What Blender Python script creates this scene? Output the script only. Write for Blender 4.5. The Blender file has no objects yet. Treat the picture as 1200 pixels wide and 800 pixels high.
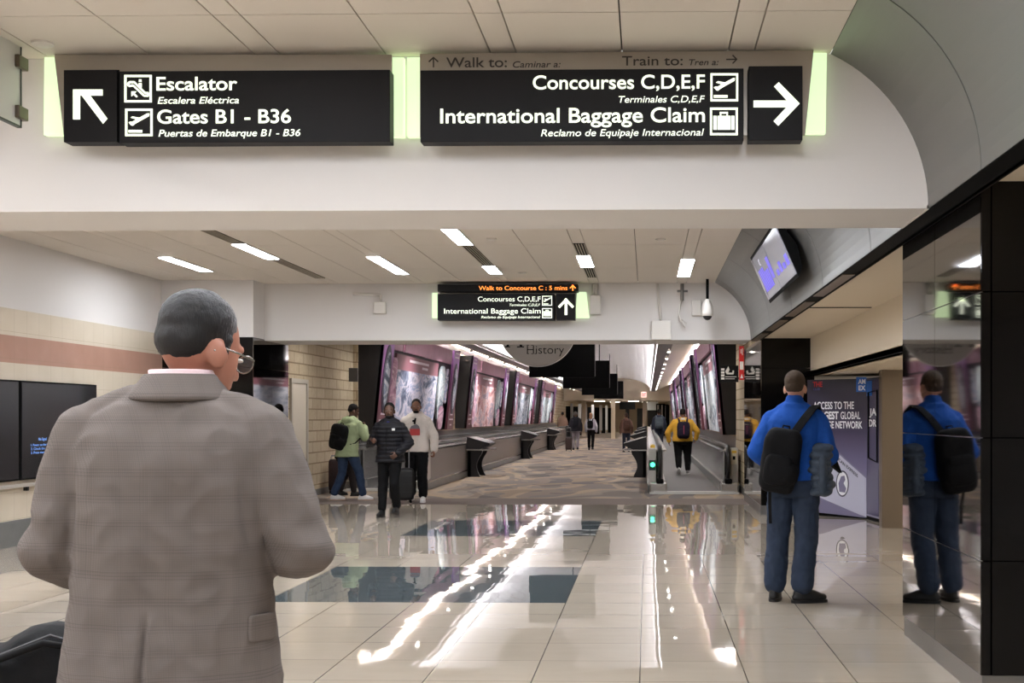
import bpy, bmesh, math, random
from math import sin, cos, tan, pi, radians, sqrt
from mathutils import Vector, Matrix, Euler, noise
random.seed(7)
SC = bpy.context.scene
COL = SC.collection
# ------------------------------------------------------------------ camera, exposure, world
YAW = radians(1.3); FPX = 1500.0; CAMZ = 1.5
PPX = 758.3 - FPX * tan(YAW); PPY = 488.0
cd = bpy.data.cameras.new('camera'); cam = bpy.data.objects.new('camera', cd); COL.objects.link(cam)
cam.location = (0, 0, CAMZ); cam.rotation_euler = (pi / 2, 0, YAW)
cd.sensor_width = 36; cd.lens = FPX / 1200 * 36
cd.shift_x = -(PPX - 600) / 1200; cd.shift_y = (PPY - 400) / 1200
cd.clip_end = 300
SC.camera = cam
SC.view_settings.view_transform = 'Standard'; SC.view_settings.look = 'None'
SC.view_settings.gamma = 1; SC.view_settings.use_curve_mapping = False
SC.view_settings.exposure = 1.3
try:
    SC.cycles.use_denoising = True
    SC.cycles.max_bounces = 8; SC.cycles.diffuse_bounces = 4; SC.cycles.glossy_bounces = 4
    SC.cycles.sample_clamp_indirect = 6
except Exception: pass
wd = bpy.data.worlds.new('world'); SC.world = wd; wd.use_nodes = True
wd.node_tree.nodes['Background'].inputs[0].default_value = (1.0, .96, .92, 1)
wd.node_tree.nodes['Background'].inputs[1].default_value = 0.35
LAMP_E = 20.0        # ceiling lamps
COVE_E = 17.0         # cove strips in the corridor
SPOT_W = 100.0       # each track spot in the corridor

# ------------------------------------------------------------------ pixel -> place helpers
def ray(px, py):
    dx = (px - PPX) / FPX; dz = -(py - PPY) / FPX
    return Vector((dx * cos(YAW) - sin(YAW), dx * sin(YAW) + cos(YAW), dz))
def P(px, py, Y):
    r = ray(px, py); t = Y / r.y; return Vector((r.x * t, Y, CAMZ + r.z * t))
def onx(px, py, X):
    r = ray(px, py); t = X / r.x; return Vector((X, r.y * t, CAMZ + r.z * t))
def flo(px, py, Z=0):
    r = ray(px, py); t = (Z - CAMZ) / r.z; return Vector((r.x * t, r.y * t, Z))

# ------------------------------------------------------------------ materials
def lin(c): return tuple(((v / 255) / 12.92 if v / 255 <= .04045 else ((v / 255 + .055) / 1.055) ** 2.4) for v in c)
MATS = {}
class NT:
    def __init__(s, m): s.t = m.node_tree; s.n = s.t.nodes; s.b = s.n['Principled BSDF']
    def node(s, typ, **kw):
        n = s.n.new(typ)
        for k, v in kw.items(): setattr(n, k, v)
        return n
    def link(s, a, b): s.t.links.new(a, b)
    def val(s, inp, v):
        if isinstance(v, (int, float)): inp.default_value = v
        elif isinstance(v, tuple): inp.default_value = v
        else: s.link(v, inp)
    def math(s, op, a, b=0.0, c=0.0):
        n = s.node('ShaderNodeMath', operation=op)
        s.val(n.inputs[0], a); s.val(n.inputs[1], b); s.val(n.inputs[2], c)
        return n.outputs[0]
    def coord(s): return s.node('ShaderNodeTexCoord').outputs['Object']
    def xyz(s, v):
        n = s.node('ShaderNodeSeparateXYZ'); s.link(v, n.inputs[0]); return n.outputs
    def comb(s, x, y, z):
        n = s.node('ShaderNodeCombineXYZ')
        for i, v in enumerate((x, y, z)): s.val(n.inputs[i], v)
        return n.outputs[0]
    def mixc(s, f, a, b):
        n = s.node('ShaderNodeMix', data_type='RGBA')
        s.val(n.inputs[0], f)
        for i, v in ((6, a), (7, b)):
            if isinstance(v, tuple): n.inputs[i].default_value = (*v[:3], 1)
            else: s.link(v, n.inputs[i])
        return n.outputs[2]
    def noise(s, v, scale, detail=3, rough=.5, dist=0):
        n = s.node('ShaderNodeTexNoise'); s.link(v, n.inputs['Vector'])
        n.inputs['Scale'].default_value = scale; n.inputs['Detail'].default_value = detail
        n.inputs['Roughness'].default_value = rough; n.inputs['Distortion'].default_value = dist
        return n.outputs['Fac']
    def ramp(s, f, stops, interp='LINEAR'):
        n = s.node('ShaderNodeValToRGB'); s.link(f, n.inputs[0]); r = n.color_ramp; r.interpolation = interp
        while len(r.elements) > 1: r.elements.remove(r.elements[-1])
        r.elements[0].position = stops[0][0]; r.elements[0].color = (*stops[0][1], 1)
        for p, c in stops[1:]:
            e = r.elements.new(p); e.color = (*c, 1)
        return n.outputs[0]
    def scale(s, v, sc):
        n = s.node('ShaderNodeMapping'); s.link(v, n.inputs[0]); n.inputs['Scale'].default_value = sc; return n.outputs[0]
    def base(s, v): s.val(s.b.inputs['Base Color'], v)
    def bump(s, h, strength=.2, dist=.01):
        n = s.node('ShaderNodeBump'); s.link(h, n.inputs['Height'])
        n.inputs['Strength'].default_value = strength; n.inputs['Distance'].default_value = dist
        s.link(n.outputs[0], s.b.inputs['Normal'])
def mat(name, rgb=(128, 128, 128), rough=.6, metal=0, ior=1.5, emit=None, es=0, spec=None, fuzz=0, fs=40, bump=0, bs=60):
    if name in MATS: return MATS[name]
    m = bpy.data.materials.new(name); m.use_nodes = True; MATS[name] = m
    b = m.node_tree.nodes['Principled BSDF']; c = lin(rgb)
    b.inputs['Base Color'].default_value = (*c, 1); b.inputs['Roughness'].default_value = rough
    b.inputs['Metallic'].default_value = metal; b.inputs['IOR'].default_value = ior
    if spec is not None: b.inputs['Specular IOR Level'].default_value = spec
    if emit: b.inputs['Emission Color'].default_value = (*lin(emit), 1); b.inputs['Emission Strength'].default_value = es
    if fuzz or bump:
        t = NT(m); v = t.coord()
        if fuzz:
            f = t.noise(v, fs, 4, .6)
            t.base(t.mixc(f, tuple(x * (1 - fuzz) for x in c), tuple(min(1, x * (1 + fuzz)) for x in c)))
        if bump: t.bump(t.noise(v, bs, 4, .6), bump)
    return m

# ------------------------------------------------------------------ mesh helpers (all add into a bmesh)
def bx(bm, x0, x1, y0, y1, z0, z1, M=None):
    v = [bm.verts.new((x, y, z)) for x in (x0, x1) for y in (y0, y1) for z in (z0, z1)]
    if M: 
        for q in v: q.co = M @ q.co
    for f in ((0, 1, 3, 2), (4, 6, 7, 5), (0, 4, 5, 1), (2, 3, 7, 6), (0, 2, 6, 4), (1, 5, 7, 3)): bm.faces.new([v[i] for i in f])
def prism(bm, pts, ext):
    """closed polygon pts (3D) extruded by vector ext"""
    e = Vector(ext); a = [bm.verts.new(p) for p in pts]; b = [bm.verts.new(Vector(p) + e) for p in pts]
    bm.faces.new(a); bm.faces.new(b[::-1]); n = len(pts)
    for i in range(n): bm.faces.new((a[i], b[i], b[(i + 1) % n], a[(i + 1) % n]))
def pxpoly(bm, pts, Y, th=.006, M=None):
    prism(bm, [P(x, y, Y) for x, y in pts], (0, -th, 0))
def pxrect(bm, x0, y0, x1, y1, Y, th=.006): pxpoly(bm, [(x0, y0), (x1, y0), (x1, y1), (x0, y1)], Y, th)
def pxstroke(bm, a, b, w, Y, th=.006):
    a = Vector(a); b = Vector(b); d = (b - a).normalized(); n = Vector((-d.y, d.x)) * w / 2
    pxpoly(bm, [a + n, b + n, b - n, a - n], Y, th)
def frame_of(d):
    d = Vector(d).normalized(); u = d.orthogonal().normalized(); return u, d.cross(u)
def loft(bm, rings, cap=True):
    """rings: lists of Vector of equal length"""
    R = [[bm.verts.new(p) for p in r] for r in rings]; n = len(R[0])
    for a, b in zip(R, R[1:]):
        for i in range(n): bm.faces.new((a[i], a[(i + 1) % n], b[(i + 1) % n], b[i]))
    if cap: bm.faces.new(R[0][::-1]); bm.faces.new(R[-1])
def tube(bm, pts, rad, seg=8):
    pts = [Vector(p) for p in pts]; n = len(pts)
    if not isinstance(rad, (list, tuple)): rad = [rad] * n
    rings = []; u = None
    for i, p in enumerate(pts):
        d = (pts[min(i + 1, n - 1)] - pts[max(i - 1, 0)]).normalized()
        if u is None: u = d.orthogonal().normalized()
        u = (u - d * u.dot(d)).normalized(); w = d.cross(u)
        rings.append([p + (u * cos(k * 2 * pi / seg) + w * sin(k * 2 * pi / seg)) * rad[i] for k in range(seg)])
    loft(bm, rings)
def strap(bm, pts, w, th, side):
    """flat band along pts; side = vector giving the width direction"""
    pts = [Vector(p) for p in pts]; n = len(pts); S = Vector(side)
    rings = []
    for i, p in enumerate(pts):
        d = (pts[min(i + 1, n - 1)] - pts[max(i - 1, 0)]).normalized()
        s = (S - d * S.dot(d)).normalized(); nn = d.cross(s)
        rings.append([p + s * w / 2 + nn * th / 2, p - s * w / 2 + nn * th / 2, p - s * w / 2 - nn * th / 2, p + s * w / 2 - nn * th / 2])
    loft(bm, rings)
def capsule(bm, p0, p1, r0, r1, seg=12):
    p0 = Vector(p0); p1 = Vector(p1); d = p1 - p0; L = d.length
    if L < 1e-6: return
    d /= L; u, w = frame_of(d); rings = []
    for k in range(1, 4):
        a = k / 4 * pi / 2; rings.append((p0 - d * r0 * cos(a), r0 * sin(a)))
    rings.append((p0, r0)); rings.append((p0.lerp(p1, .5), (r0 + r1) / 2)); rings.append((p1, r1))
    for k in range(3, 0, -1):
        a = k / 4 * pi / 2; rings.append((p1 + d * r1 * cos(a), r1 * sin(a)))
    loft(bm, [[c + (u * cos(i * 2 * pi / seg) + w * sin(i * 2 * pi / seg)) * r for i in range(seg)] for c, r in rings])
def superquad(bm, c, r, e1=1.0, e2=1.0, M=None, nu=12, nv=20):
    """e=1 ellipsoid, e->.3 rounded box"""
    c = Vector(c)
    def sp(x, e): return math.copysign(abs(x) ** e, x)
    rings = []
    for i in range(1, nu):
        a = -pi / 2 + pi * i / nu; ring = []
        for j in range(nv):
            b = 2 * pi * j / nv
            p = Vector((r[0] * sp(cos(a), e1) * sp(cos(b), e2), r[1] * sp(cos(a), e1) * sp(sin(b), e2), r[2] * sp(sin(a), e1)))
            ring.append(c + (M @ p if M else p))
        rings.append(ring)
    loft(bm, rings)
def lathe(bm, prof, c=(0, 0, 0), seg=20):
    c = Vector(c)
    loft(bm, [[c + Vector((r * cos(2 * pi * i / seg), r * sin(2 * pi * i / seg), z)) for i in range(seg)] for r, z in prof])
# ------------------------------------------------------------------ object helpers
PENDING = []
def thing(name, label, cat, loc=(0, 0, 0), rotz=0, group=None):
    o = bpy.data.objects.new(name, None); COL.objects.link(o); o.location = loc; o.rotation_euler = (0, 0, rotz)
    o.empty_display_size = .1
    tag(o, label, cat, group); return o
def tag(o, label=None, cat=None, group=None, kind=None):
    if label: o['label'] = label
    if cat: o['category'] = cat
    if group: o['group'] = group
    if kind: o['kind'] = kind
    return o
def obj(name, bm, m, parent=None, world=False, smooth=False, bevel=0, label=None, kind=None):
    """world=True: the bmesh is in world coordinates and the parent (unrotated) sits at its own location"""
    bmesh.ops.recalc_face_normals(bm, faces=bm.faces)
    me = bpy.data.meshes.new(name); 
    if world and parent is not None: bmesh.ops.translate(bm, verts=bm.verts, vec=-Vector(parent.location))
    if world and parent is None and bm.verts:
        lo = Vector([min(v.co[i] for v in bm.verts) for i in range(3)]); hi = Vector([max(v.co[i] for v in bm.verts) for i in range(3)])
        off = Vector(((lo.x + hi.x) / 2, (lo.y + hi.y) / 2, lo.z)); bmesh.ops.translate(bm, verts=bm.verts, vec=-off)
    bm.to_mesh(me); bm.free()
    o = bpy.data.objects.new(name, me); COL.objects.link(o)
    if world and parent is None: o.location = off
    if m is not None:
        for q in (m if isinstance(m, (list, tuple)) else [m]): me.materials.append(q)
    if parent is not None: o.parent = parent
    if smooth:
        for p in me.polygons: p.use_smooth = True
    if bevel:
        b = o.modifiers.new('bevel', 'BEVEL'); b.width = bevel; b.segments = 2; b.limit_method = 'ANGLE'; b.angle_limit = radians(40)
        if not smooth:
            for p in me.polygons: p.use_smooth = False
    tag(o, label, kind=kind)
    return o
def struct(name, bm, m):
    o = obj(name, bm, m); o['kind'] = 'structure'; return o
def NB(): return bmesh.new()
def soft(name, bm, m, parent, voxel, sm=4, wr=None, label=None, disp=None):
    """union of closed solids -> one continuous surface (voxel remesh + smoothing)"""
    o = obj(name, bm, m, parent, label=label)
    r = o.modifiers.new('r', 'REMESH'); r.mode = 'VOXEL'; r.voxel_size = voxel
    if sm:
        s = o.modifiers.new('s', 'SMOOTH'); s.factor = .5; s.iterations = sm
    PENDING.append((o, wr, disp)); return o
def settle():
    dg = bpy.context.evaluated_depsgraph_get()
    done = []
    for o, wr, disp in PENDING:
        me = bpy.data.meshes.new_from_object(o.evaluated_get(dg)); done.append((o, me, wr, disp))
    for o, me, wr, disp in done:
        o.modifiers.clear(); old = o.data; o.data = me; me.name = o.name; bpy.data.meshes.remove(old)
        if wr or disp:
            N = [v.normal.copy() for v in me.vertices]
            for v, n in zip(me.vertices, N):
                if wr:
                    a, fx, fy, fz = wr; p = v.co
                    q = Vector((p.x * fx, p.y * fy, p.z * fz))
                    h = noise.noise(q) + .5 * (1 - 2 * abs(noise.noise(q * 1.9 + Vector((3, 1, 7)))))
                    v.co = v.co + n * a * h
                if disp: v.co = v.co + n * disp(v.co)
        for p in me.polygons: p.use_smooth = True
        me.update()
    PENDING.clear()
def words(name, s, m, parent, x0, x1, zb, cap, place, depth=.004, bold=0.0, shear=0.0):
    """lettering fitted to width x0..x1, baseline zb, capital height cap; place(x, z, d) -> world point"""
    cu = bpy.data.curves.new('t', 'FONT'); cu.body = s; cu.size = 1; cu.offset = bold; cu.shear = shear
    to = bpy.data.objects.new('t', cu); me = bpy.data.meshes.new_from_object(to)
    bpy.data.objects.remove(to); bpy.data.curves.remove(cu)
    xs = [v.co.x for v in me.vertices]; a, b = min(xs), max(xs)
    capu = .72
    k = (x1 - x0) / (b - a)
    bm = NB(); bm.from_mesh(me); bpy.data.meshes.remove(me)
    seen = set(); isl = []
    for v in bm.verts:
        if v in seen: continue
        st = [v]; comp = []; seen.add(v)
        while st:
            q = st.pop(); comp.append(q)
            for ed in q.link_edges:
                o = ed.other_vert(q)
                if o not in seen: seen.add(o); st.append(o)
        isl.append((min(q.co.x for q in comp), max(q.co.x for q in comp), comp))
    isl.sort(key=lambda t: t[0]); groups = []; hi = -9
    for lo, h2, comp in isl:
        if not groups or lo - hi > .2: groups.append([])
        groups[-1].append(comp); hi = max(hi, h2)
    res = None
    for g in groups:          # each word is a part of its own
        b2 = NB(); mp = {}; fs = set()
        for comp in g:
            for q in comp:
                mp[q] = b2.verts.new(q.co); fs.update(q.link_faces)
        for f in fs: b2.faces.new([mp[q] for q in f.verts])
        bmesh.ops.recalc_face_normals(b2, faces=b2.faces)
        ex = bmesh.ops.extrude_face_region(b2, geom=b2.faces[:])
        front = {v for v in ex['geom'] if isinstance(v, bmesh.types.BMVert)}
        for v in b2.verts:
            x = x0 + (v.co.x - a) * k; z = zb + v.co.y / capu * cap
            v.co = Vector(place(x, z, depth if v in front else 0))
        res = obj(name, b2, m, parent, world=True)
    bm.free()
    return res
def facing(Y): return lambda x, z, d: (x, Y - d, z)
def pxwords(name, s, m, parent, x0, x1, yb, ycap, Y, bold=0., shear=0., depth=.004):
    a = P(x0, yb, Y); b = P(x1, yb, Y); c = P(x0, ycap, Y)
    return words(name, s, m, parent, a.x, b.x, (a.z + b.z) / 2, c.z - a.z, facing(Y), depth, bold, shear)
# ------------------------------------------------------------------ surface materials
M_white = mat('white_paint', (216, 211, 207), .75, bump=.04, bs=90)
M_ceil = mat('ceiling_panel', (216, 207, 196), .8)
M_plenum = mat('dark_gap', (60, 54, 48), .9)
M_soffit = mat('warm_plaster', (214, 200, 178), .8)
M_steel = mat('brushed_steel', (150, 150, 150), .32, 1, bump=.02, bs=200)
M_vault = mat('vault_metal', (134, 133, 130), .42, .75)
M_dark = mat('black_metal', (24, 22, 22), .35)
M_black = mat('black_matte', (6, 6, 6), .75, spec=.12)
M_signblack = mat('sign_black', (20, 18, 19), .55, spec=.2)
M_granite = mat('black_granite', (8, 7, 7), .1, ior=1.5, spec=.28, fuzz=.3, fs=250)
M_polish = mat('polished_black_panel', (122, 119, 117), .035, 1)
M_grey = mat('grey_laminate', (120, 116, 112), .45)
M_tan = mat('bronze_frame', (125, 110, 92), .4, .4)
M_lamp = mat('lamp_diffuser', (255, 255, 255), .5, emit=(240, 246, 255), es=LAMP_E)
M_cove = mat('cove_light', (255, 255, 255), .5, emit=(250, 248, 255), es=COVE_E)
M_lit = mat('sign_lettering_lit', (240, 246, 228), .5, emit=(240, 250, 226), es=.42)
M_green = mat('lit_green_acrylic', (200, 225, 170), .4, emit=(218, 242, 196), es=.38)
M_orange = mat('orange_led', (255, 150, 60), .5, emit=(255, 140, 60), es=.8)
M_glassgrey = mat('grey_glass', (96, 92, 88), .12, ior=1.5)
M_rail = mat('rubber_handrail', (26, 25, 26), .35)
M_walnut = mat('stone_ledge', (176, 154, 128), .5)

def floor_mat():
    m = mat('polished_floor_tile', (200, 188, 172), .03)
    t = NT(m); x, y, z = t.xyz(t.coord())
    S = .6135
    fx = t.math('DIVIDE', t.math('ADD', x, .0417 + 40 * S), S); fy = t.math('DIVIDE', t.math('ADD', y, -10.30 + 60 * .61), .61)
    gx = t.math('FRACT', fx); gy = t.math('FRACT', fy)
    def line(g, w): return t.math('LESS_THAN', t.math('MINIMUM', g, t.math('SUBTRACT', 1.0, g)), w)
    gl = t.math('MAXIMUM', line(gx, .0055), t.math('MULTIPLY', line(gy, .006), .55))
    ix = t.math('FLOOR', fx); iy = t.math('FLOOR', fy)
    wn = t.node('ShaderNodeTexWhiteNoise'); wn.noise_dimensions = '3D'; t.link(t.comb(ix, iy, 0.0), wn.inputs['Vector'])
    rnd = wn.outputs['Value']; rc = wn.outputs['Color']
    nz = t.noise(t.scale(t.coord(), (2.2, 5, 1)), 1.5, 5, .6)
    c = t.mixc(nz, lin((182, 169, 153)), lin((196, 184, 168)))
    c = t.mixc(t.math('MULTIPLY', rnd, .35), c, lin((172, 159, 143)))
    # slate squares inlaid in the beige floor
    def rng(v, a, b): return t.math('MULTIPLY', t.math('GREATER_THAN', v, a), t.math('LESS_THAN', v, b))
    inx = rng(x, -3.10, -.655)
    for a, b in ((10.30, 12.74), (16.05, 18.45)):
        pass
    ins = t.math('MULTIPLY', inx, t.math('MAXIMUM', rng(y, 10.30, 12.74), rng(y, 16.05, 18.45)))
    sl = t.ramp(t.noise(t.scale(t.coord(), (1, 7, 1)), 5, 6, .7), [(.3, lin((62, 70, 74))), (.7, lin((104, 112, 114)))])
    c = t.mixc(ins, c, sl)
    c = t.mixc(gl, c, lin((84, 74, 64)))
    t.base(c)
    t.val(t.b.inputs['Roughness'], t.math('MULTIPLY_ADD', rnd, .018, .012))
    # each tile lies a hair off level, with a faint waviness
    v = t.node('ShaderNodeVectorMath', operation='SUBTRACT'); t.link(rc, v.inputs[0]); v.inputs[1].default_value = (.5, .5, .5)
    s = t.node('ShaderNodeVectorMath', operation='MULTIPLY'); t.link(v.outputs[0], s.inputs[0]); s.inputs[1].default_value = (.007, .007, 0)
    g = t.node('ShaderNodeNewGeometry')
    a = t.node('ShaderNodeVectorMath', operation='ADD'); t.link(g.outputs['Normal'], a.inputs[0]); t.link(s.outputs[0], a.inputs[1])
    b = t.node('ShaderNodeBump'); b.inputs['Strength'].default_value = .012; b.inputs['Distance'].default_value = .05
    t.link(t.noise(t.coord(), 2.5, 1), b.inputs['Height']); t.link(a.outputs[0], b.inputs['Normal'])
    t.link(b.outputs[0], t.b.inputs['Normal'])
    return m
def carpet_mat():
    m = mat('patterned_carpet', (150, 140, 130), .95); t = NT(m); v = t.coord()
    n = t.noise(t.scale(v, (.5, .2, 1)), 1.0, 2, .4, 1.6)
    n2 = t.noise(t.scale(v, (.55, .25, 1)), 1.3, 1, .4, 1.0)
    c1 = t.ramp(n, [(0, lin((100, 94, 92))), (.40, lin((140, 131, 124))), (.48, lin((174, 154, 130))), (.56, lin((118, 113, 113)))], 'CONSTANT')
    c2 = t.ramp(n2, [(0, lin((150, 142, 134))), (.45, lin((168, 152, 134))), (.55, lin((112, 106, 104)))], 'CONSTANT')
    t.base(t.mixc(.45, c1, c2)); t.b.inputs['Specular IOR Level'].default_value = .1
    return m
def block_mat():
    m = mat('split_face_block', (190, 170, 140), .9); t = NT(m); v = t.coord(); x, y, z = t.xyz(v)
    b = t.node('ShaderNodeTexBrick'); t.link(t.comb(t.math('ADD', x, y), z, 0.0), b.inputs[0])
    b.inputs['Scale'].default_value = 1; b.inputs['Brick Width'].default_value = .62; b.inputs['Row Height'].default_value = .205
    b.inputs['Mortar Size'].default_value = .012; b.inputs['Color1'].default_value = (*lin((210, 196, 170)), 1)
    b.inputs['Color2'].default_value = (*lin((194, 178, 150)), 1); b.inputs['Mortar'].default_value = (*lin((140, 122, 98)), 1)
    n = t.noise(v, 9, 6, .7)
    t.base(t.mixc(t.math('MULTIPLY', n, .6), b.outputs[0], lin((150, 130, 102))))
    t.bump(t.math('SUBTRACT', n, t.math('MULTIPLY', b.outputs[1], 1.5)), .7, .03)
    return m
def tilewall_mat():
    m = mat('glazed_wall_tile', (214, 198, 172), .22); t = NT(m); x, y, z = t.xyz(t.coord())
    n = t.noise(t.coord(), 3, 4)
    cb = t.mixc(n, lin((206, 192, 170)), lin((218, 205, 186))); cp = t.mixc(n, lin((172, 132, 114)), lin((188, 148, 130)))
    pink = t.math('MULTIPLY', t.math('GREATER_THAN', z, 2.12), t.math('LESS_THAN', z, 2.435))
    c = t.mixc(pink, cb, cp)
    def ln(v, per, off, w):
        g = t.math('FRACT', t.math('DIVIDE', t.math('ADD', v, off), per)); return t.math('LESS_THAN', t.math('MINIMUM', g, t.math('SUBTRACT', 1.0, g)), w)
    c = t.mixc(t.math('MULTIPLY', t.math('MAXIMUM', ln(y, .305, 50, .008), ln(z, .31, .0, .008)), .45), c, lin((150, 134, 112)))
    t.base(c); return m
def ribbed_mat():
    m = mat('ribbed_white_ceiling', (232, 230, 228), .7); t = NT(m); x, y, z = t.xyz(t.coord())
    g = t.math('FRACT', t.math('DIVIDE', t.math('ADD', y, 100), 1.2))
    t.base(t.mixc(t.math('LESS_THAN', g, .05), lin((236, 234, 232)), lin((196, 192, 190)))); return m
M_floor = floor_mat(); M_carpet = carpet_mat(); M_block = block_mat(); M_tile = tilewall_mat(); M_ribbed = ribbed_mat()
M_band = mat('threshold_carpet', (112, 100, 94), .95, fuzz=.12, fs=60)
M_base = mat('grey_stone_base', (112, 112, 110), .4, fuzz=.15, fs=8)

# ------------------------------------------------------------------ the hall: shell
XL, XA, XV, ZC, ZH = -7.34, 1.043, 1.595, 3.56, 2.68      # left wall, vault top, vault bottom, ceiling, header underside
VC, VR = .617, .978                                        # vault centre X, radius
Y1, Y1b, Y2, Y2b, YT = 7.3, 8.05, 19.75, 20.9, 21.84
bm = NB(); bx(bm, XL - .2, 9, -8, YT, -.12, 0); struct('floor', bm, M_floor)
bm = NB(); bx(bm, -6.7, 2.2, YT, 23.4, -.12, .004); struct('floor_threshold_carpet', bm, M_band)
bm = NB(); bx(bm, -6.7, 2.4, 23.4, 126, -.12, 0); struct('floor_patterned_carpet', bm, M_carpet)

def ceiling(name, y0, y1):
    bm = NB(); bx(bm, XL, XA + .02, y0, y1, ZC + .03, ZC + .1); nd = len(bm.faces)
    xs = []
    k = -7
    while k < 3:
        c = -.814 + 1.345 * k
        xs += [(c - .073, c + .073), (c + .073, c + .6725), (c + .6725, c + 1.272)]; k += 1
    for a, b in xs:
        a = max(a, XL); b = min(b, XA)
        if b - a < .02: continue
        y = y0
        while y < y1 - .01:
            ye = min(y + 2.42, y1); bx(bm, a + .004, b - .004, y + .004, ye - .004, ZC, ZC + .032); y += 2.42
    o = struct(name, bm, [M_ceil, M_plenum])
    for i, p in enumerate(o.data.polygons):
        if i < nd: p.material_index = 1
    return o
ceiling('ceiling', -8, Y1); ceiling('ceiling_hall', Y1b, Y2)

def arc(n=16, r=VR):
    a0 = math.acos((XA - VC) / VR); return [(VC + r * cos(a0 * (1 - i / n)), ZH + r * sin(a0 * (1 - i / n)) * (ZC - ZH) / (VR * sin(a0))) for i in range(n + 1)]
def vault(name, seams):
    for a, b in zip(seams, seams[1:]):
        pass
    bm = NB(); inn = arc(); out = arc(r=VR + .03)
    for a, b in zip(seams, seams[1:]):
        prism(bm, [(x, a + .007, z) for x, z in inn] + [(x, a + .007, z) for x, z in out[::-1]], (0, b - a - .014, 0))
    nf = len(bm.faces)
    i2 = arc(r=VR + .032); o2 = arc(r=VR + .06)
    prism(bm, [(x, seams[0], z) for x, z in i2] + [(x, seams[0], z) for x, z in o2[::-1]], (0, seams[-1] - seams[0], 0))
    o = struct(name, bm, [M_vault, M_black])
    for i, p in enumerate(o.data.polygons):
        p.material_index = 1 if i >= nf else 0
    for p in o.data.polygons:
        if abs(p.normal.y) < .5: p.use_smooth = False
vault('wall_right_vault_near', [-8, -5.2, -2.4, .65, 3.4, 6.15, Y1 + .03])
vault('wall_right_vault_far', [Y1b, 9.17, 11.67, 14.18, 16.7, 19.2, Y2])
# dark slot along the foot of the vault
bm = NB(); bx(bm, XV + .004, 1.74, -8, Y2, ZH - .005, ZH + .03); bx(bm, 1.72, 1.755, -8, Y2, ZH - .005, 2.95); struct('trim_vault_slot', bm, M_black)
for i in range(4):
    bm = NB(); y = 10.6 + i * 2.5; bx(bm, XV + .02, 1.715, y, y + 1.9, ZH - .012, ZH - .004); struct('trim_slot_plate_%d' % (i + 1), bm, M_tan)
# header across the hall
def header(name, y0, y1, xl, zb):
    bm = NB(); a = arc()
    pts = [(xl, y0, zb), (1.72, y0, zb), (1.72, y0, ZH + .001)] + [(x, y0, z) for x, z in a[::-1]] + [(xl, y0, ZC + .02)]
    if zb == ZH: pts = [(xl, y0, zb)] + [(x, y0, z) for x, z in a[::-1]] + [(xl, y0, ZC + .02)]
    prism(bm, pts, (0, y1 - y0, 0)); struct(name, bm, M_white)
header('wall_header_near', Y1, Y1b, XL, ZH); header('wall_header_far', Y2, Y2b, -5.94, ZH)
bm = NB(); bx(bm, XV - .01, 1.72, Y1, Y1b, ZH - .004, ZH + .02); struct('trim_header_end', bm, M_white)
# left wall
bm = NB(); bx(bm, XL - .2, XL, -8, 21, 2.745, ZC + .1); struct('wall_left_upper', bm, M_white)
bm = NB(); bx(bm, XL - .2, XL + .012, -8, 21, 0, 2.745); struct('wall_left', bm, M_tile)
bm = NB(); bx(bm, XL, XL + .03, -8, 19.18, 0, .3); struct('baseboard_left', bm, M_base)
bm = NB(); bx(bm, XL - .2, 9, -8.3, -8, -.1, 4); struct('wall_back', bm, M_white)
# left pier: white box above, polished black below
bm = NB(); bx(bm, XL, -5.94, 19.18, 21.1, 2.70, ZC + .05); struct('wall_left_return', bm, M_white)
bm = NB()
for a, b in ((0, .62), (.626, 1.36), (1.366, 2.24), (2.246, 2.70)):
    bx(bm, XL, -5.955, 19.19, 21.1, a, b)
struct('wall_left_pier', bm, M_granite)
bm = NB()
for a, b in ((0, .62), (.626, 1.36), (1.366, 2.24), (2.246, 2.69)):
    for y0, y1 in ((19.2, 20.14), (20.146, 21.08)): bx(bm, -5.955, -5.943, y0, y1, a, b)
struct('wall_left_pier_facing', bm, M_polish)
# stone wall and door behind the left pier
bm = NB(); bx(bm, -6.7, -6.3, 21.1, 27.3, 0, 3.9); struct('wall_left_stone', bm, M_block)
bm = NB(); bx(bm, -6.305, -6.28, 23.55, 27.3, 0, .12); struct('baseboard_left_stone', bm, M_base)
M_door = mat('cream_door', (206, 196, 180), .5)
dr = thing('door_1', 'cream steel door in the stone wall behind the black pier', 'door', (-6.3, 23.0, 0)); dr['kind'] = 'structure'
bm = NB(); bx(bm, -6.32, -6.285, 22.5, 23.46, 0, 2.1); obj('door_leaf', bm, M_door, dr, world=True)
bm = NB(); bx(bm, -6.32, -6.26, 22.42, 22.5, 0, 2.18); bx(bm, -6.32, -6.26, 23.46, 23.54, 0, 2.18); bx(bm, -6.32, -6.26, 22.5, 23.46, 2.1, 2.18); obj('door_frame', bm, mat('door_frame_grey', (180, 172, 160), .5), dr, world=True)
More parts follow.
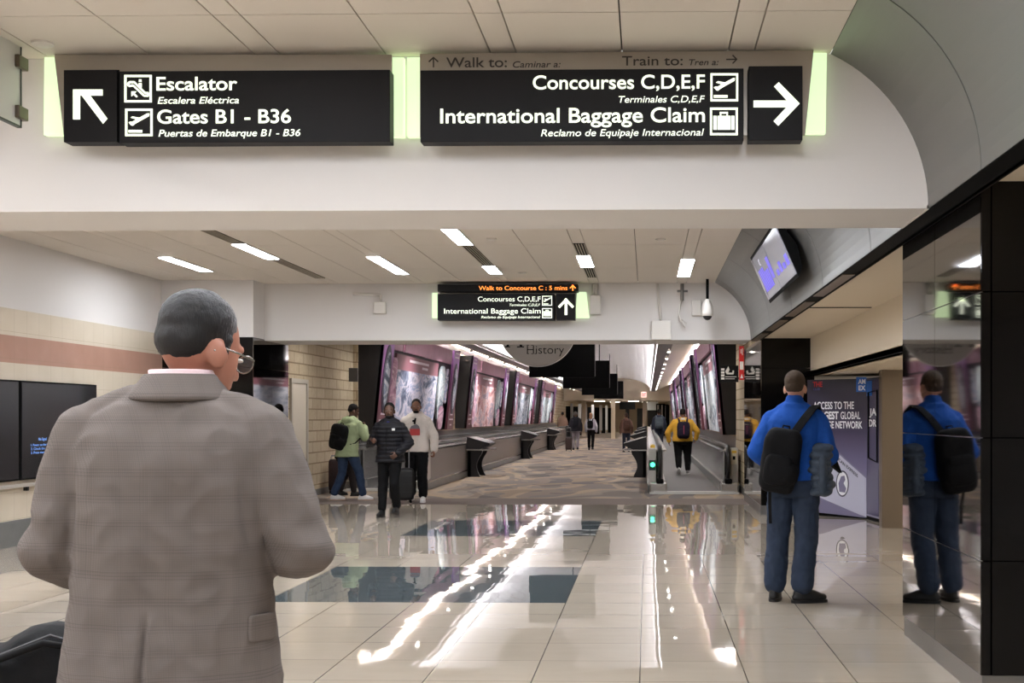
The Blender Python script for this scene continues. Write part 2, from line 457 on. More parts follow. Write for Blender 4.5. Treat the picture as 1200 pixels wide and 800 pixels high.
# right: near pier (turned a little), recess, far pier
def pier():
    XP, ya, yb = 1.76, 6.79, 8.86; zs = [(.135, .735), (.741, 1.385), (1.391, 2.155), (2.161, 2.74)]
    bm = NB()
    for y0, y1 in ((ya + .012, 7.877), (7.883, yb)):
        for z0, z1 in zs: bx(bm, XP, XP + .02, y0, y1, z0, z1)
    struct('wall_right_pier_side', bm, M_polish)
    bm = NB(); bx(bm, XP + .012, XP + .016, ya + .03, yb, .74 - .01, .75); [bx(bm, XP + .012, XP + .016, ya + .03, yb, z - .008, z + .008) for z in (1.388, 2.158)]; bx(bm, XP + .012, XP + .016, 7.872, 7.888, .13, 2.74); struct('trim_pier_joints', bm, M_steel)
    bm = NB(); bx(bm, XP + .022, 5.2, ya + .035, yb, 0.0, 2.74); struct('wall_right_pier_core', bm, M_black)
    bm = NB(); bx(bm, XP + .012, XP + .021, ya + .03, yb, 0, .13); bx(bm, XP + .012, 5.2, ya + .02, ya + .034, 0, .13); struct('baseboard_right_pier', bm, M_steel)
    bm = NB()
    for x0, x1 in ((XP + .002, XP + .05), (XP + .058, 3.2), (3.206, 4.6)):
        for z0, z1 in zs: bx(bm, x0, x1, ya, ya + .033, z0, z1)
    struct('wall_right_pier_front', bm, M_granite)
pier()
bm = NB(); bx(bm, 1.77, 9, -8, 6.9, 2.74, 2.84); struct('ceiling_right_soffit', bm, M_soffit)
bm = NB(); bx(bm, 4.6, 4.8, -8, 7.2, 0, 2.95); struct('wall_right_near', bm, M_white)
bm = NB(); bx(bm, 1.757, 2.5, 8.87, Y2, 2.70, 2.8); struct('ceiling_recess_soffit', bm, M_soffit)
bm = NB(); bx(bm, 1.74, 2.46, 14.08, 14.11, 2.692, 2.70); struct('trim_recess_slot', bm, M_black)
bm = NB(); bx(bm, 2.5, 2.6, 8.87, 20.2, 2.13, 2.8); struct('wall_recess_bulkhead', bm, M_soffit)
bm = NB(); bx(bm, 2.5, 9, 8.87, 24, 2.13, 2.2); struct('ceiling_recess_low', bm, M_soffit)
bm = NB(); bx(bm, 2.496, 2.50, 8.9, 19.6, 2.13, 2.138); struct('trim_bulkhead_edge', bm, M_black)
bm = NB(); bx(bm, 8.8, 9, 9.8, 24, 0, 2.2); bx(bm, 2.5, 9, 23.8, 24, 0, 2.2); struct('wall_recess_far', bm, mat('recess_wall', (120, 108, 92), .6))
bm = NB(); bx(bm, 3.16, 3.56, 17.3, 17.5, 0, 2.13); struct('trim_recess_jamb', bm, M_tan)
bm = NB()
for a, b in ((.14, .62), (.626, 1.36), (1.366, 2.24), (2.246, 2.70)):
    bx(bm, 1.755, 2.56, 19.65, 23.0, a, b)
struct('wall_right_far_pier', bm, M_granite)
bm = NB()
for a, b in ((.14, .62), (.626, 1.36), (1.366, 2.24), (2.246, 2.69)):
    for y0, y1 in ((19.66, 21.3), (21.306, 23.0)): bx(bm, 1.742, 1.755, y0, y1, a, b)
struct('wall_right_far_pier_side', bm, M_polish)
bm = NB(); bx(bm, 1.735, 2.57, 19.64, 23.0, 0, .14); struct('baseboard_right_far_pier', bm, M_steel)
bm = NB(); bx(bm, 1.86, 2.4, 23.0, 26.8, 0, 3.9); struct('wall_right_stone', bm, M_block)
bm = NB(); bx(bm, 1.84, 1.87, 23.0, 26.8, 0, .14); struct('baseboard_right_stone', bm, M_base)

# ------------------------------------------------------------------ the corridor: shell
YE = 95.0; WL, WR = -6.2, 1.95; CX = -2.1
bm = NB(); bx(bm, WL - .3, WL, 27.3, YE + 30, 0, 4.2); struct('wall_left_corridor', bm, M_block)
bm = NB(); bx(bm, WR, WR + .3, 26.8, YE + 30, 0, 4.2); struct('wall_right_corridor', bm, M_block)
for nm, x0, x1 in (('left', WL, WL + .05), ('right', WR - .05, WR)):
    bm = NB(); bx(bm, x0, x1, 27.3, 86, .62, 1.08); struct('trim_dado_%s' % nm, bm, mat('dado_grey', (98, 92, 90), .35))
    bm = NB(); bx(bm, x0 - .03, x1 + .03, 27.3, 86, 1.08, 1.12); struct('trim_ledge_%s' % nm, bm, M_walnut)
for nm, a, b, w in (('left', -4.47, -4.9, WL), ('right', .27, .66, WR)):
    bm = NB(); bx(bm, min(a, b), max(a, b), Y2b, YE, 3.36, 3.5); struct('ceiling_track_soffit_%s' % nm, bm, mat('soffit_grey', (150, 145, 142), .7))
    bm = NB(); prism(bm, [(b, Y2b, 3.44), (w, Y2b, 3.95), (w, Y2b, 4.03), (b, Y2b, 3.52)], (0, YE - Y2b, 0)); struct('ceiling_cove_%s' % nm, bm, M_ribbed)
bm = NB(); R = []
for i in range(17):
    a = pi * i / 16; R.append((CX - 2.37 * cos(a), 3.42 + .92 * sin(a)))
R2 = [(CX - 2.45 * cos(pi * i / 16), 3.44 + 1.0 * sin(pi * i / 16)) for i in range(17)]
prism(bm, [(x, Y2b, z) for x, z in R] + [(x, Y2b, z) for x, z in R2[::-1]], (0, YE - Y2b, 0))
struct('ceiling_corridor_vault', bm, M_ribbed)
M_cream = mat('cream_plaster', (214, 200, 178), .8)
bm = NB(); bx(bm, WL, WR, YE, YE + .8, 2.68, 4.5); struct('wall_end_beam', bm, M_cream)
bm = NB(); bx(bm, WL - .2, WR + .2, YE + .8, YE + 31, 2.9, 3.0); struct('ceiling_far_lobby', bm, M_cream)
bm = NB(); bx(bm, WL - .2, WR + .2, YE + 30, YE + 30.3, 0, 3); struct('wall_far_lobby', bm, mat('far_wall', (180, 160, 134), .8))
for i, (px, Y, w) in enumerate(((718.5, 86, .28), (755.5, 96.5, .32), (684, 97, .3))):
    c = P(px, 490, Y); bm = NB(); bx(bm, c.x - w / 2, c.x + w / 2, Y, Y + w, 0, 3.36 if Y < 95 else 2.9); struct('wall_column_%d' % (i + 1), bm, M_cream)

# ------------------------------------------------------------------ lamps (the hall's own fittings, plus unseen ones added for light)
def lamp(x, y0, y1, lab, group='linear ceiling lamps in the hall', w=.095):
    t = thing('ceiling_lamp', lab, 'ceiling lamp', (x, (y0 + y1) / 2, ZC - .014), 0, group)
    bm = NB(); bx(bm, x - w, x + w, y0, y1, ZC - .014, ZC + .002)
    for a, b in ((x - w, x - w + .008), (x + w - .008, x + w)): bx(bm, a, b, y0, y1, ZC - .022, ZC - .014)
    obj('housing', bm, mat('lamp_housing', (214, 208, 198), .6), t, world=True)
    bm = NB(); bx(bm, x - w + .01, x + w - .01, y0 + .01, y1 - .01, ZC - .02, ZC - .0142); obj('diffuser', bm, M_lamp, t, world=True)
sx = lambda k: -.814 + 1.345 * k
for x, a, b, lab in (
    (sx(-4), 16.3, 17.9, 'leftmost lit linear lamp in the hall ceiling beyond the near header'),
    (sx(-3), 15.1, 16.5, 'lit linear lamp set in the long dark slot, second from the left wall'),
    (sx(-2), 16.3, 18.3, 'lit linear lamp in the ceiling, third from the left wall'),
    (sx(-1), 13.8, 15.2, 'lit linear lamp at the near end of the air slot, cut by the header'),
    (sx(-1), 17.4, 18.3, 'short lit lamp just above the orange text sign'),
    (sx(0), 16.3, 17.5, 'lit lamp between two louvred air slots, right of the small sign'),
    (sx(1), 16.7, 18.7, 'rightmost lit linear lamp, near the curved metal vault')):
    lamp(x, a, b, lab)
for k, y in ((-4, 11), (-3, 9.2), (-2, 11), (-1, 9.2), (0, 11.2), (1, 10)):  # hidden lamps added for light, continuing the visible ceiling pattern
    lamp(sx(k), y, y + 1.9, 'added lit linear ceiling lamp hidden behind the near header', 'added linear ceiling lamps behind the near header')
for k, y in ((-4, 4), (-3, 3.8), (-1, 3.8), (1, 3.7), (-3, 1.5), (-2, 3.6), (-1, 1.2), (0, 3.6), (1, 1.5), (-4, -1), (-2, -1.5), (0, -1.5), (1, -4), (-3, -4), (-1, -4.5)):  # unseen, in the ceiling pattern; some near the header added to brighten it
    lamp(sx(k), y, y + 2.0, 'unseen lit linear ceiling lamp on the near side of the hall', 'unseen linear ceiling lamps on the near side')
def louvre(x, y0, y1, lab):
    t = thing('air_slot', lab, 'air vent', (x, (y0 + y1) / 2, ZC - .01), 0, 'linear air slots in the ceiling')
    bm = NB(); bx(bm, x - .07, x + .07, y0, y1, ZC - .006, ZC + .001); obj('backing', bm, M_black, t, world=True)
    bm = NB()
    for i in range(5): bx(bm, x - .07 + i * .0325, x - .06 + i * .0325, y0, y1, ZC - .014, ZC - .006)
    obj('fins', bm, mat('slot_fin', (176, 164, 146), .5), t, world=True)
louvre(sx(-3), 13.6, 15.08, 'dark linear air slot before the second lamp from the left wall'); louvre(sx(-3), 16.52, 18.9, 'dark linear air slot beyond the second lamp from the left wall')
louvre(sx(-1), 15.22, 17.38, 'louvred air slot between the two lamps left of centre')
louvre(sx(0), 17.52, 18.9, 'louvred air slot beyond the lamp right of the small sign'); louvre(sx(0), 15.2, 16.28, 'louvred air slot in front of the lamp right of the small sign')
for i, (y, x) in enumerate(((12, 4.2), (14.6, 4.6), (16.2, 4.2), (12.5, 5.6), (15.5, 6))):
    t = thing('recess_lamp', 'slim lit lamp in the low ceiling of the lounge entrance', 'ceiling lamp', (x, y, 2.11), 0, 'lamps in the lounge entrance ceiling')
    bm = NB(); bx(bm, x - .06, x + .06, y - .6, y + .6, 2.118, 2.131); obj('housing', bm, M_dark, t, world=True)
    bm = NB(); bx(bm, x - .045, x + .045, y - .58, y + .58, 2.112, 2.118); obj('diffuser', bm, mat('recess_diffuser', (255, 255, 255), .5, emit=(255, 246, 230), es=14), t, world=True)
# cove strips and spots in the corridor
for nm, xa, xb in (('left', WL + .05, WL + .25), ('right', WR - .25, WR - .05)):
    t = thing('cove_light', 'long white cove light above the %s row of exhibit panels' % nm, 'cove light', ((xa + xb) / 2, 57, 3.56), 0, 'cove lights above the exhibits')
    bm = NB(); bx(bm, xa, xb, 27.5, 92, 3.56, 3.60); xl = xb if nm == 'left' else xa - .02; bx(bm, xl, xl + .02, 27.5, 92, 3.50, 3.68); obj('tray', bm, M_white, t, world=True)
    bm = NB(); bx(bm, xa + .01, xb - .01, 27.6, 91.9, 3.60, 3.65); obj('strip', bm, M_cove, t, world=True)
for nm, xa, xb in (('left', -4.46, -4.40), ('right', .20, .26)):
    t = thing('vault_light', 'thin white light line along the %s edge of the corridor vault' % nm, 'cove light', ((xa + xb) / 2, 57, 3.38), 0, 'light lines at the vault edges')
    bm = NB(); bx(bm, xa, xb, 21.2, 94, 3.375, 3.385); xl = xb if nm == 'left' else xa - .012; bx(bm, xl, xl + .012, 21.2, 94, 3.375, 3.425); obj('tray', bm, M_white, t, world=True)
    bm = NB(); bx(bm, xa + .005, xb - .005, 21.3, 93.9, 3.385, 3.41); obj('strip', bm, M_cove, t, world=True)
M_bulb = mat('spot_bulb', (255, 255, 255), .4, emit=(255, 250, 240), es=12)
def spot(x, y, side, n):
    t = thing('track_spot', 'small lit spot lamp on the %s corridor track' % side, 'spot lamp', (x, y, 3.3), 0, 'spot lamps on the %s corridor track' % side)
    bm = NB(); lathe(bm, [(.045, 3.27), (.055, 3.30), (.03, 3.34), (.012, 3.36)], (x, y, 0), 10); obj('shade', bm, M_white, t, world=True)
    bm = NB(); lathe(bm, [(.005, 3.255), (.035, 3.258), (.042, 3.27)], (x, y, 0), 10); obj('bulb', bm, M_bulb, t, world=True)
    if True:
        ld = bpy.data.lights.new('spot_beam', 'SPOT'); ld.energy = SPOT_W * (.5 if n < 0 else 1); ld.spot_size = radians(140); ld.spot_blend = .8; ld.shadow_soft_size = .06; ld.color = (1, .97, .94)
        lo = bpy.data.objects.new('spot_beam', ld); COL.objects.link(lo); lo.parent = t; lo.location = (0, 0, -.06); lo.rotation_euler = (0, radians(-16 if side == 'right' else 16), 0)
for i in range(-2, 14):
    spot(-4.83, 31 + i * 4.1, 'left', i); spot(.60, 31 + i * 4.1, 'right', i)

for i, (x, y) in enumerate(((-4.2, 99), (-1.2, 99), (-4.2, 106), (-1.2, 106), (-4.2, 113), (-1.2, 113), (-3, 120), (0, 120))):  # lamps added to brighten the dark far lobby
    t = thing('added_lobby_lamp', 'added square lit lamp in the far lobby ceiling', 'ceiling lamp', (x, y, 2.87), 0, 'added lamps in the far lobby ceiling')
    bm = NB(); bx(bm, x - .5, x + .5, y - .5, y + .5, 2.86, 2.885); obj('housing', bm, M_white, t, world=True)
    bm = NB(); bx(bm, x - .46, x + .46, y - .46, y + .46, 2.85, 2.86); obj('diffuser', bm, mat('added_lobby_diffuser', (255, 255, 255), .5, emit=(255, 248, 236), es=6), t, world=True)
# ------------------------------------------------------------------ icons (pixel-space outlines mapped onto a real plane)
def icon_frame(bm, x0, y0, x1, y1, w, Y):
    pxrect(bm, x0, y0, x1, y0 + w, Y); pxrect(bm, x0, y1 - w, x1, y1, Y)
    pxrect(bm, x0, y0 + w, x0 + w, y1 - w, Y); pxrect(bm, x1 - w, y0 + w, x1, y1 - w, Y)
def scaled(pts, x0, y0, x1, y1): return [(x0 + a * (x1 - x0), y0 + b * (y1 - y0)) for a, b in pts]
def icon_plane(bm, x0, y0, x1, y1, Y):
    S = lambda p: scaled(p, x0, y0, x1, y1)
    w = (x1 - x0)
    pxstroke(bm, *S([(.22, .56), (.84, .22)]), w * .11, Y)          # body
    pxpoly(bm, S([(.80, .18), (.88, .17), (.88, .24), (.83, .27)]), Y)
    pxpoly(bm, S([(.12, .50), (.20, .47), (.36, .54), (.28, .62), (.22, .61)]), Y)      # tail
    pxpoly(bm, S([(.20, .33), (.27, .28), (.56, .34), (.46, .41)]), Y)                  # wing
    pxpoly(bm, S([(.38, .46), (.52, .38), (.44, .50), (.34, .56)]), Y)
    pxrect(bm, x0 + .12 * w, y0 + .78 * (y1 - y0), x0 + .62 * w, y0 + .87 * (y1 - y0), Y)
def icon_bag(bm, x0, y0, x1, y1, Y):
    S = lambda p: scaled(p, x0, y0, x1, y1)
    for a, b in ((.12, .24), (.27, .73), (.76, .88)):
        pxpoly(bm, S([(a, .30), (b, .30), (b, .80), (a, .80)]), Y)
    pxstroke(bm, *S([(.38, .30), (.38, .18)]), (x1 - x0) * .05, Y); pxstroke(bm, *S([(.62, .30), (.62, .18)]), (x1 - x0) * .05, Y)
    pxstroke(bm, *S([(.355, .19), (.645, .19)]), (x1 - x0) * .06, Y)
def icon_escalator(bm, x0, y0, x1, y1, Y):
    w = (x1 - x0) * .07
    S = lambda p: scaled(p, x0, y0, x1, y1)
    for p in ([(.12, .33), (.20, .26)], [(.20, .26), (.36, .26)], [(.36, .26), (.76, .66)], [(.76, .66), (.88, .66)], [(.88, .66), (.88, .76)],
              [(.88, .76), (.72, .76)], [(.72, .76), (.32, .38)], [(.32, .38), (.16, .40)], [(.16, .40), (.12, .33)]):
        pxstroke(bm, *S(p), w, Y)
    pxstroke(bm, *S([(.58, .30), (.58, .46)]), w * 1.5, Y); pxpoly(bm, S([(.54, .16), (.62, .16), (.63, .25), (.53, .25)]), Y)
    pxstroke(bm, *S([(.46, .80), (.30, .64)]), w, Y); pxpoly(bm, S([(.26, .60), (.44, .60), (.26, .78)]), Y)
def sign_body(t, x0, y0, x1, y1, Y, d, name):
    a = P(x0, y1, Y); b = P(x1, y0, Y); bm = NB(); bx(bm, a.x, b.x, Y, Y + d, a.z, b.z)
    return obj(name, bm, M_signblack, t, world=True, bevel=.003)
M_plate = mat('sign_backing', (176, 166, 152), .4, .35)
M_print = mat('dark_print', (64, 58, 52), .6)
YS = 7.08; d = .11
def plate(t, pts, Y, th, m, name):
    bm = NB(); prism(bm, [P(x, y, Y) for x, y in pts], (0, th, 0)); return obj(name, bm, m, t, world=True)
# left sign
b0 = P(265, 167, YS)
s1 = thing('wayfinding_sign', 'wide black lit sign reading Escalator and Gates B1 - B36 with an arrow up left', 'sign', (b0.x, 7.2, b0.z), 0, 'overhead wayfinding signs')
sign_body(s1, 74.5, 81.5, 137, 166.5, YS, d, 'arrow_panel'); sign_body(s1, 139.5, 81.5, 457, 167.5, YS, d, 'text_panel')
plate(s1, [(63.5, 64), (459, 64), (459, 161), (75, 161)], 7.2, .02, M_plate, 'backing_plate')
bm = NB(); pxrect(bm, 137, 82, 140, 166, 7.19, .004); obj('panel_joint', bm, M_black, s1, world=True)
plate(s1, [(52, 67), (70, 67), (80, 158), (51, 158)], 7.24, .05, M_green, 'lit_side_panel'); plate(s1, [(456, 67), (473, 67), (473, 160), (456, 160)], 7.24, .05, M_green, 'lit_side_panel')
bm = NB(); Y = YS - .001
pxrect(bm, 86, 105, 120.5, 112, Y); pxrect(bm, 86, 112, 94, 140, Y); pxpoly(bm, [(96, 112), (106, 112), (126, 139), (121, 145)], Y)
obj('arrow', bm, M_lit, s1, world=True)
bm = NB(); icon_frame(bm, 146, 88, 178, 120, 2.4, Y); icon_escalator(bm, 146, 88, 178, 120, Y); obj('escalator_icon', bm, M_lit, s1, world=True)
bm = NB(); icon_frame(bm, 147, 127.5, 179, 159.5, 2.4, Y); icon_plane(bm, 147, 127.5, 179, 159.5, Y); obj('departures_icon', bm, M_lit, s1, world=True)
pxwords('lettering', 'Escalator', M_lit, s1, 183.5, 278, 105.7, 89.5, Y, bold=.011); pxwords('lettering', 'Escalera Eléctrica', M_lit, s1, 185, 280, 121.3, 113.2, Y, bold=.002, shear=.2)
pxwords('lettering', 'Gates B1 - B36', M_lit, s1, 184.5, 341, 144.3, 127.8, Y, bold=.011); pxwords('lettering', 'Puertas de Embarque B1 - B36', M_lit, s1, 186, 352, 159.7, 151.4, Y, bold=.002, shear=.2)
# right sign
b0 = P(716, 166, YS)
s2 = thing('wayfinding_sign', 'wide black lit sign reading International Baggage Claim, with an arrow pointing right', 'sign', (b0.x, 7.2, b0.z), 0, 'overhead wayfinding signs')
sign_body(s2, 492.5, 80, 871.5, 166.5, YS, d, 'text_panel'); sign_body(s2, 877.5, 77, 940.5, 164.5, YS, d, 'arrow_panel')
plate(s2, [(492, 63), (953.5, 58.5), (943.5, 158), (492, 161)], 7.2, .02, M_plate, 'backing_plate')
plate(s2, [(477, 67), (496, 67), (496, 160), (477, 160)], 7.24, .05, M_green, 'lit_side_panel'); plate(s2, [(936, 62), (969, 62), (967.5, 156), (934, 156)], 7.24, .05, M_green, 'lit_side_panel')
pxw = lambda s, x0, x1, yb, yc, m=M_lit, sh=0., bo=None, Y=YS - .001: pxwords('lettering', s, m, s2, x0, x1, yb, yc, Y, bold=(.002 if sh else .011) if bo is None else bo, shear=sh)
pxw('Concourses C,D,E,F', 624.5, 826, 104, 87.5); pxw('Terminales C,D,E,F', 725, 826, 120, 112, sh=.2)
pxw('International Baggage Claim', 516, 826, 143.5, 126); pxw('Reclamo de Equipaje Internacional', 634, 825, 159.2, 151, sh=.2)
Yp = 7.199
pxw('Walk to:', 523, 594, 78.8, 66.8, M_print, 0, .004, Yp); pxw('Caminar a:', 601, 657, 79, 71.5, M_print, .2, .004, Yp)
pxw('Train to:', 729, 800, 76.6, 65.2, M_print, 0, .004, Yp); pxw('Tren a:', 807.5, 842, 76.4, 69.2, M_print, .2, .004, Yp)
bm = NB()
pxstroke(bm, (508, 79), (508, 67.5), 1.6, Yp, .003); pxstroke(bm, (502.5, 72.5), (508.5, 67), 1.6, Yp, .003); pxstroke(bm, (513.5, 72.5), (507.5, 67), 1.6, Yp, .003)
pxstroke(bm, (851, 69.7), (863, 69.5), 1.4, Yp, .003); pxstroke(bm, (858.5, 64.7), (863.6, 69.8), 1.4, Yp, .003); pxstroke(bm, (858.5, 74.5), (863.6, 69.2), 1.4, Yp, .003)
obj('printed_arrows', bm, M_print, s2, world=True)
bm = NB(); Y = YS - .001
pxrect(bm, 883, 118, 925, 125.8, Y); pxpoly(bm, [(907, 101.5), (912.5, 96.5), (937, 121.5), (925.5, 121.5)], Y); pxpoly(bm, [(906.5, 142), (912, 147.5), (937, 121.5), (925.5, 121.5)], Y)
obj('arrow', bm, M_lit, s2, world=True)
bm = NB(); icon_frame(bm, 832.5, 86, 865, 118.8, 2.4, Y); icon_plane(bm, 832.5, 86, 865, 118.8, Y); obj('departures_icon', bm, M_lit, s2, world=True)
bm = NB(); icon_frame(bm, 832, 126.2, 864.5, 158.5, 2.4, Y); icon_bag(bm, 832, 126.2, 864.5, 158.5, Y); obj('baggage_icon', bm, M_lit, s2, world=True)
# small sign on the far header
YF = 19.45; b0 = P(593, 375, YF)
s3 = thing('wayfinding_sign', 'small black sign on the far header with a line of orange text', 'sign', (b0.x, 19.6, b0.z), 0, 'overhead wayfinding signs')
sign_body(s3, 512.7, 332.8, 677, 341.6, YF, .28, 'text_display'); sign_body(s3, 512.7, 344, 649.6, 375, YF, .2, 'text_panel'); sign_body(s3, 652, 344, 674, 374.6, YF, .2, 'arrow_panel')
plate(s3, [(513, 341), (676, 341), (674, 374), (513, 374)], 19.66, .04, M_plate, 'backing_plate')
plate(s3, [(506.5, 343), (516, 343), (516, 372.5), (506.5, 372.5)], 19.7, .045, M_green, 'lit_side_panel'); plate(s3, [(676, 342), (687, 342), (690.5, 372.5), (672, 372.5)], 19.7, .045, M_green, 'lit_side_panel')
Y = YF - .001
pw = lambda s, x0, x1, yb, yc, m=M_lit, sh=0., bo=.004: pxwords('lettering', s, m, s3, x0, x1, yb, yc, Y, bold=bo, shear=sh)
pw('Walk to Concourse C : 5 mins', 561, 665, 339.8, 334.6, M_orange); pw('Concourses C,D,E,F', 560, 633.5, 353, 347.2); pw('Terminales C,D,E,F', 597, 633, 358.5, 355.6, sh=.2)
pw('International Baggage Claim', 520.5, 633.5, 367.2, 361); pw('Reclamo de Equipaje Internacional', 564, 633, 372.8, 369.8, sh=.2)
bm = NB(); pxstroke(bm, (671.3, 340.5), (671.3, 334.5), 1.3, Y); pxstroke(bm, (668, 337.6), (671.7, 334), 1.2, Y); pxstroke(bm, (674.6, 337.6), (670.9, 334), 1.2, Y); obj('orange_arrow', bm, M_orange, s3, world=True)
bm = NB(); pxstroke(bm, (663.3, 369), (663.3, 352), 3.2, Y); pxstroke(bm, (654.8, 360), (664.4, 350.2), 3, Y); pxstroke(bm, (671.8, 360), (662.2, 350.2), 3, Y); obj('arrow', bm, M_lit, s3, world=True)
bm = NB(); icon_frame(bm, 635.3, 346.5, 647, 358, .9, Y); icon_plane(bm, 635.3, 346.5, 647, 358, Y); icon_frame(bm, 635.3, 361, 647, 372.7, .9, Y); icon_bag(bm, 635.3, 361, 647, 372.7, Y); obj('icons', bm, M_lit, s3, world=True)

# ------------------------------------------------------------------ fittings on the far header and ceilings
M_box = mat('white_plastic', (216, 210, 202), .45)
def wallbox(x0, y0, x1, y1, lab, conduit=None, Y=Y2, d=.12):
    a = P(x0, y1, Y - d); b = P(x1, y0, Y - d)
    t = thing('junction_box', lab, 'junction box', ((a.x + b.x) / 2, Y, a.z), 0, 'white boxes on the far header')
    bm = NB(); bx(bm, a.x, b.x, Y - d, Y, a.z, b.z); obj('cover', bm, M_box, t, world=True, bevel=.012)
    if conduit:
        for c in conduit:
            bm = NB(); tube(bm, [Vector(P(px, py, Y - .04)) for px, py in c], .022, 8); obj('conduit', bm, M_box, t, world=True, smooth=True)
wallbox(691, 345.5, 704, 368, 'white box with two short conduits beside the small sign', [[(695.5, 332.5), (695.5, 346)], [(698.5, 332.5), (698.5, 346)]])
wallbox(763.5, 375.5, 786.5, 398, 'square white box at the foot of the far header', [[(770.5, 332.5), (774.5, 376)]])
wallbox(810.8, 351, 822, 369.5, 'white box on the far header behind the dome camera', None, d=.08)
wallbox(437.5, 353.5, 451.5, 367, 'small white box hanging left of the small sign', [[(446, 354), (446, 345)], [(446, 345.5), (414, 344)]])
c = P(829, 375, 19.2)
t = thing('dome_camera', 'white dome camera with dark lens hanging from the ceiling on a black pole', 'security camera', (c.x, 19.2, c.z))
zz = lambda y: P(829, y, 19.2).z
bm = NB(); lathe(bm, [(.022, zz(351)), (.022, 3.56)], (c.x, 19.2, 0), 10); obj('pole', bm, M_black, t, world=True, smooth=True)
bm = NB(); lathe(bm, [(.02, zz(350)), (.055, zz(353)), (.085, zz(360)), (.092, zz(366)), (.086, zz(370.2)), (.07, zz(370.4))], (c.x, 19.2, 0), 20); obj('housing', bm, M_box, t, world=True, smooth=True)
bm = NB(); lathe(bm, [(.002, zz(375.2)), (.035, zz(374.5)), (.06, zz(372.5)), (.07, zz(370.3))], (c.x, 19.2, 0), 20); obj('lens_dome', bm, M_dark, t, world=True, smooth=True)
c = P(799.5, 352, 19.5)
t = thing('antenna_bracket', 'grey pipe bracket with dangling cable left of the dome camera', 'bracket', (c.x, 19.5, c.z))
bm = NB(); tube(bm, [P(799.5, 332.5, 19.5), P(799.5, 352, 19.5)], .028, 10); obj('pipe', bm, M_steel, t, world=True, smooth=True)
bm = NB(); tube(bm, [P(793.5, 341, 19.5), P(806, 341, 19.5)], .018, 8); obj('crossbar', bm, M_steel, t, world=True, smooth=True)
bm = NB(); tube(bm, [P(x, y, 19.6) for x, y in ((799, 352), (796.5, 360), (795.5, 370), (798, 376), (803, 383))], .01, 6); tube(bm, [P(x, y, 19.6) for x, y in ((798, 374), (801, 376), (804.5, 379))], .01, 6); obj('cable', bm, M_box, t, world=True, smooth=True)
def disc(px, py, lab, Yc=None):
    r = ray(px, py); k = (ZC - CAMZ) / r.z; x, y = r.x * k, r.y * k
    t = thing('smoke_detector', lab, 'smoke detector', (x, y, ZC - .02), 0, 'round detectors on the hall ceiling')
    bm = NB(); lathe(bm, [(.06, ZC), (.06, ZC - .012)], (x, y, 0), 18); obj('base', bm, M_box, t, world=True)
    bm = NB(); lathe(bm, [(.05, ZC - .012), (.035, ZC - .022), (.005, ZC - .024)], (x, y, 0), 18); obj('cap', bm, M_box, t, world=True)
disc(50, 50, 'round white detector near the left end of the near header'); disc(576, 279.5, 'round white detector beside the lamp cut by the header'); disc(612, 319, 'round white detector above the right part of the small sign'); disc(774, 280, 'flat round disc in the ceiling right of centre')
# glazed draught panel at the far left
t = thing('glass_panel', 'pale panel with two metal clips at the top left corner', 'panel', (-3.5, 5.9, 3.1))
bm = NB(); bx(bm, -3.51, -3.495, 4.6, 7.06, 3.12, ZC); obj('pane', bm, mat('frosted_panel', (214, 212, 208), .3), t, world=True)
bm = NB()
bx(bm, -3.515, -3.49, 4.6, 7.07, 3.11, 3.12); bx(bm, -3.515, -3.49, 7.06, 7.07, 3.11, ZC); obj('edge_trim', bm, M_dark, t, world=True)
for z in (3.19, 3.47):
    bm = NB(); bx(bm, -3.52, -3.47, 7.0, 7.11, z - .035, z + .035); obj('clip', bm, mat('bronze_clip', (96, 84, 70), .35, .6), t, world=True, bevel=.006)

# ------------------------------------------------------------------ flight display on the vault
def fl(px, py): return P(px, py, 1)
t = thing('flight_display', 'long flight display with purple text mounted on the curved metal vault', 'screen', (1.45, 13.5, 2.80))
A = Vector((1.44, 0, 2.85)); B = Vector((1.222, 0, 3.35)); ya, yb_ = 15.1, 12.25
u = (B - A).normalized(); n = Vector((-u.z, 0, u.x)); n = n if n.x < 0 else -n
def dp(s, y, o): q = A + u * s + n * o; return Vector((q.x, y, q.z))
H = (B - A).length
bm = NB()
rings = []
for y in (yb_, ya): rings.append([dp(-.02, y, 0), dp(H + .02, y, 0), dp(H - .03, y, -.05), dp(H * .5, y, -.11), dp(.06, y, -.07)])
loft(bm, rings); obj('housing', bm, M_black, t, world=True)
M_scr = mat('screen_grey', (150, 150, 160), .12, emit=(120, 122, 140), es=.12); M_purple = mat('screen_purple', (90, 80, 190), .3, emit=(104, 92, 214), es=.36); M_pale = mat('screen_white', (220, 220, 235), .3, emit=(210, 212, 230), es=.36)
ym = 13.62
for y0, y1 in ((ya - .02, ym + .008), (ym - .008, yb_ + .02)):
    bm = NB(); prism(bm, [dp(.02, y0, 0), dp(H - .02, y0, 0), dp(H - .02, y1, 0), dp(.02, y1, 0)], n * .008); sc_ = obj('screen', bm, M_scr, t, world=True)
bm = NB()
for i in range(7):
    y0 = 14.85 - i * .13; prism(bm, [dp(.10, y0, .009), dp(.36 if i < 4 else .3, y0, .009), dp(.36 if i < 4 else .3, y0 - .1, .009), dp(.10, y0 - .1, .009)], n * .002)
prism(bm, [dp(.16, 13.9, .009), dp(.40, 13.9, .009), dp(.40, 13.68, .009), dp(.16, 13.68, .009)], n * .002)
for i in range(4):
    y0 = 13.45 - i * .3; prism(bm, [dp(.14, y0, .009), dp(.2 + .05 * (i % 2), y0, .009), dp(.2 + .05 * (i % 2), y0 - .2, .009), dp(.14, y0 - .2, .009)], n * .002)
obj('purple_listing', bm, M_purple, t, world=True)
bm = NB()
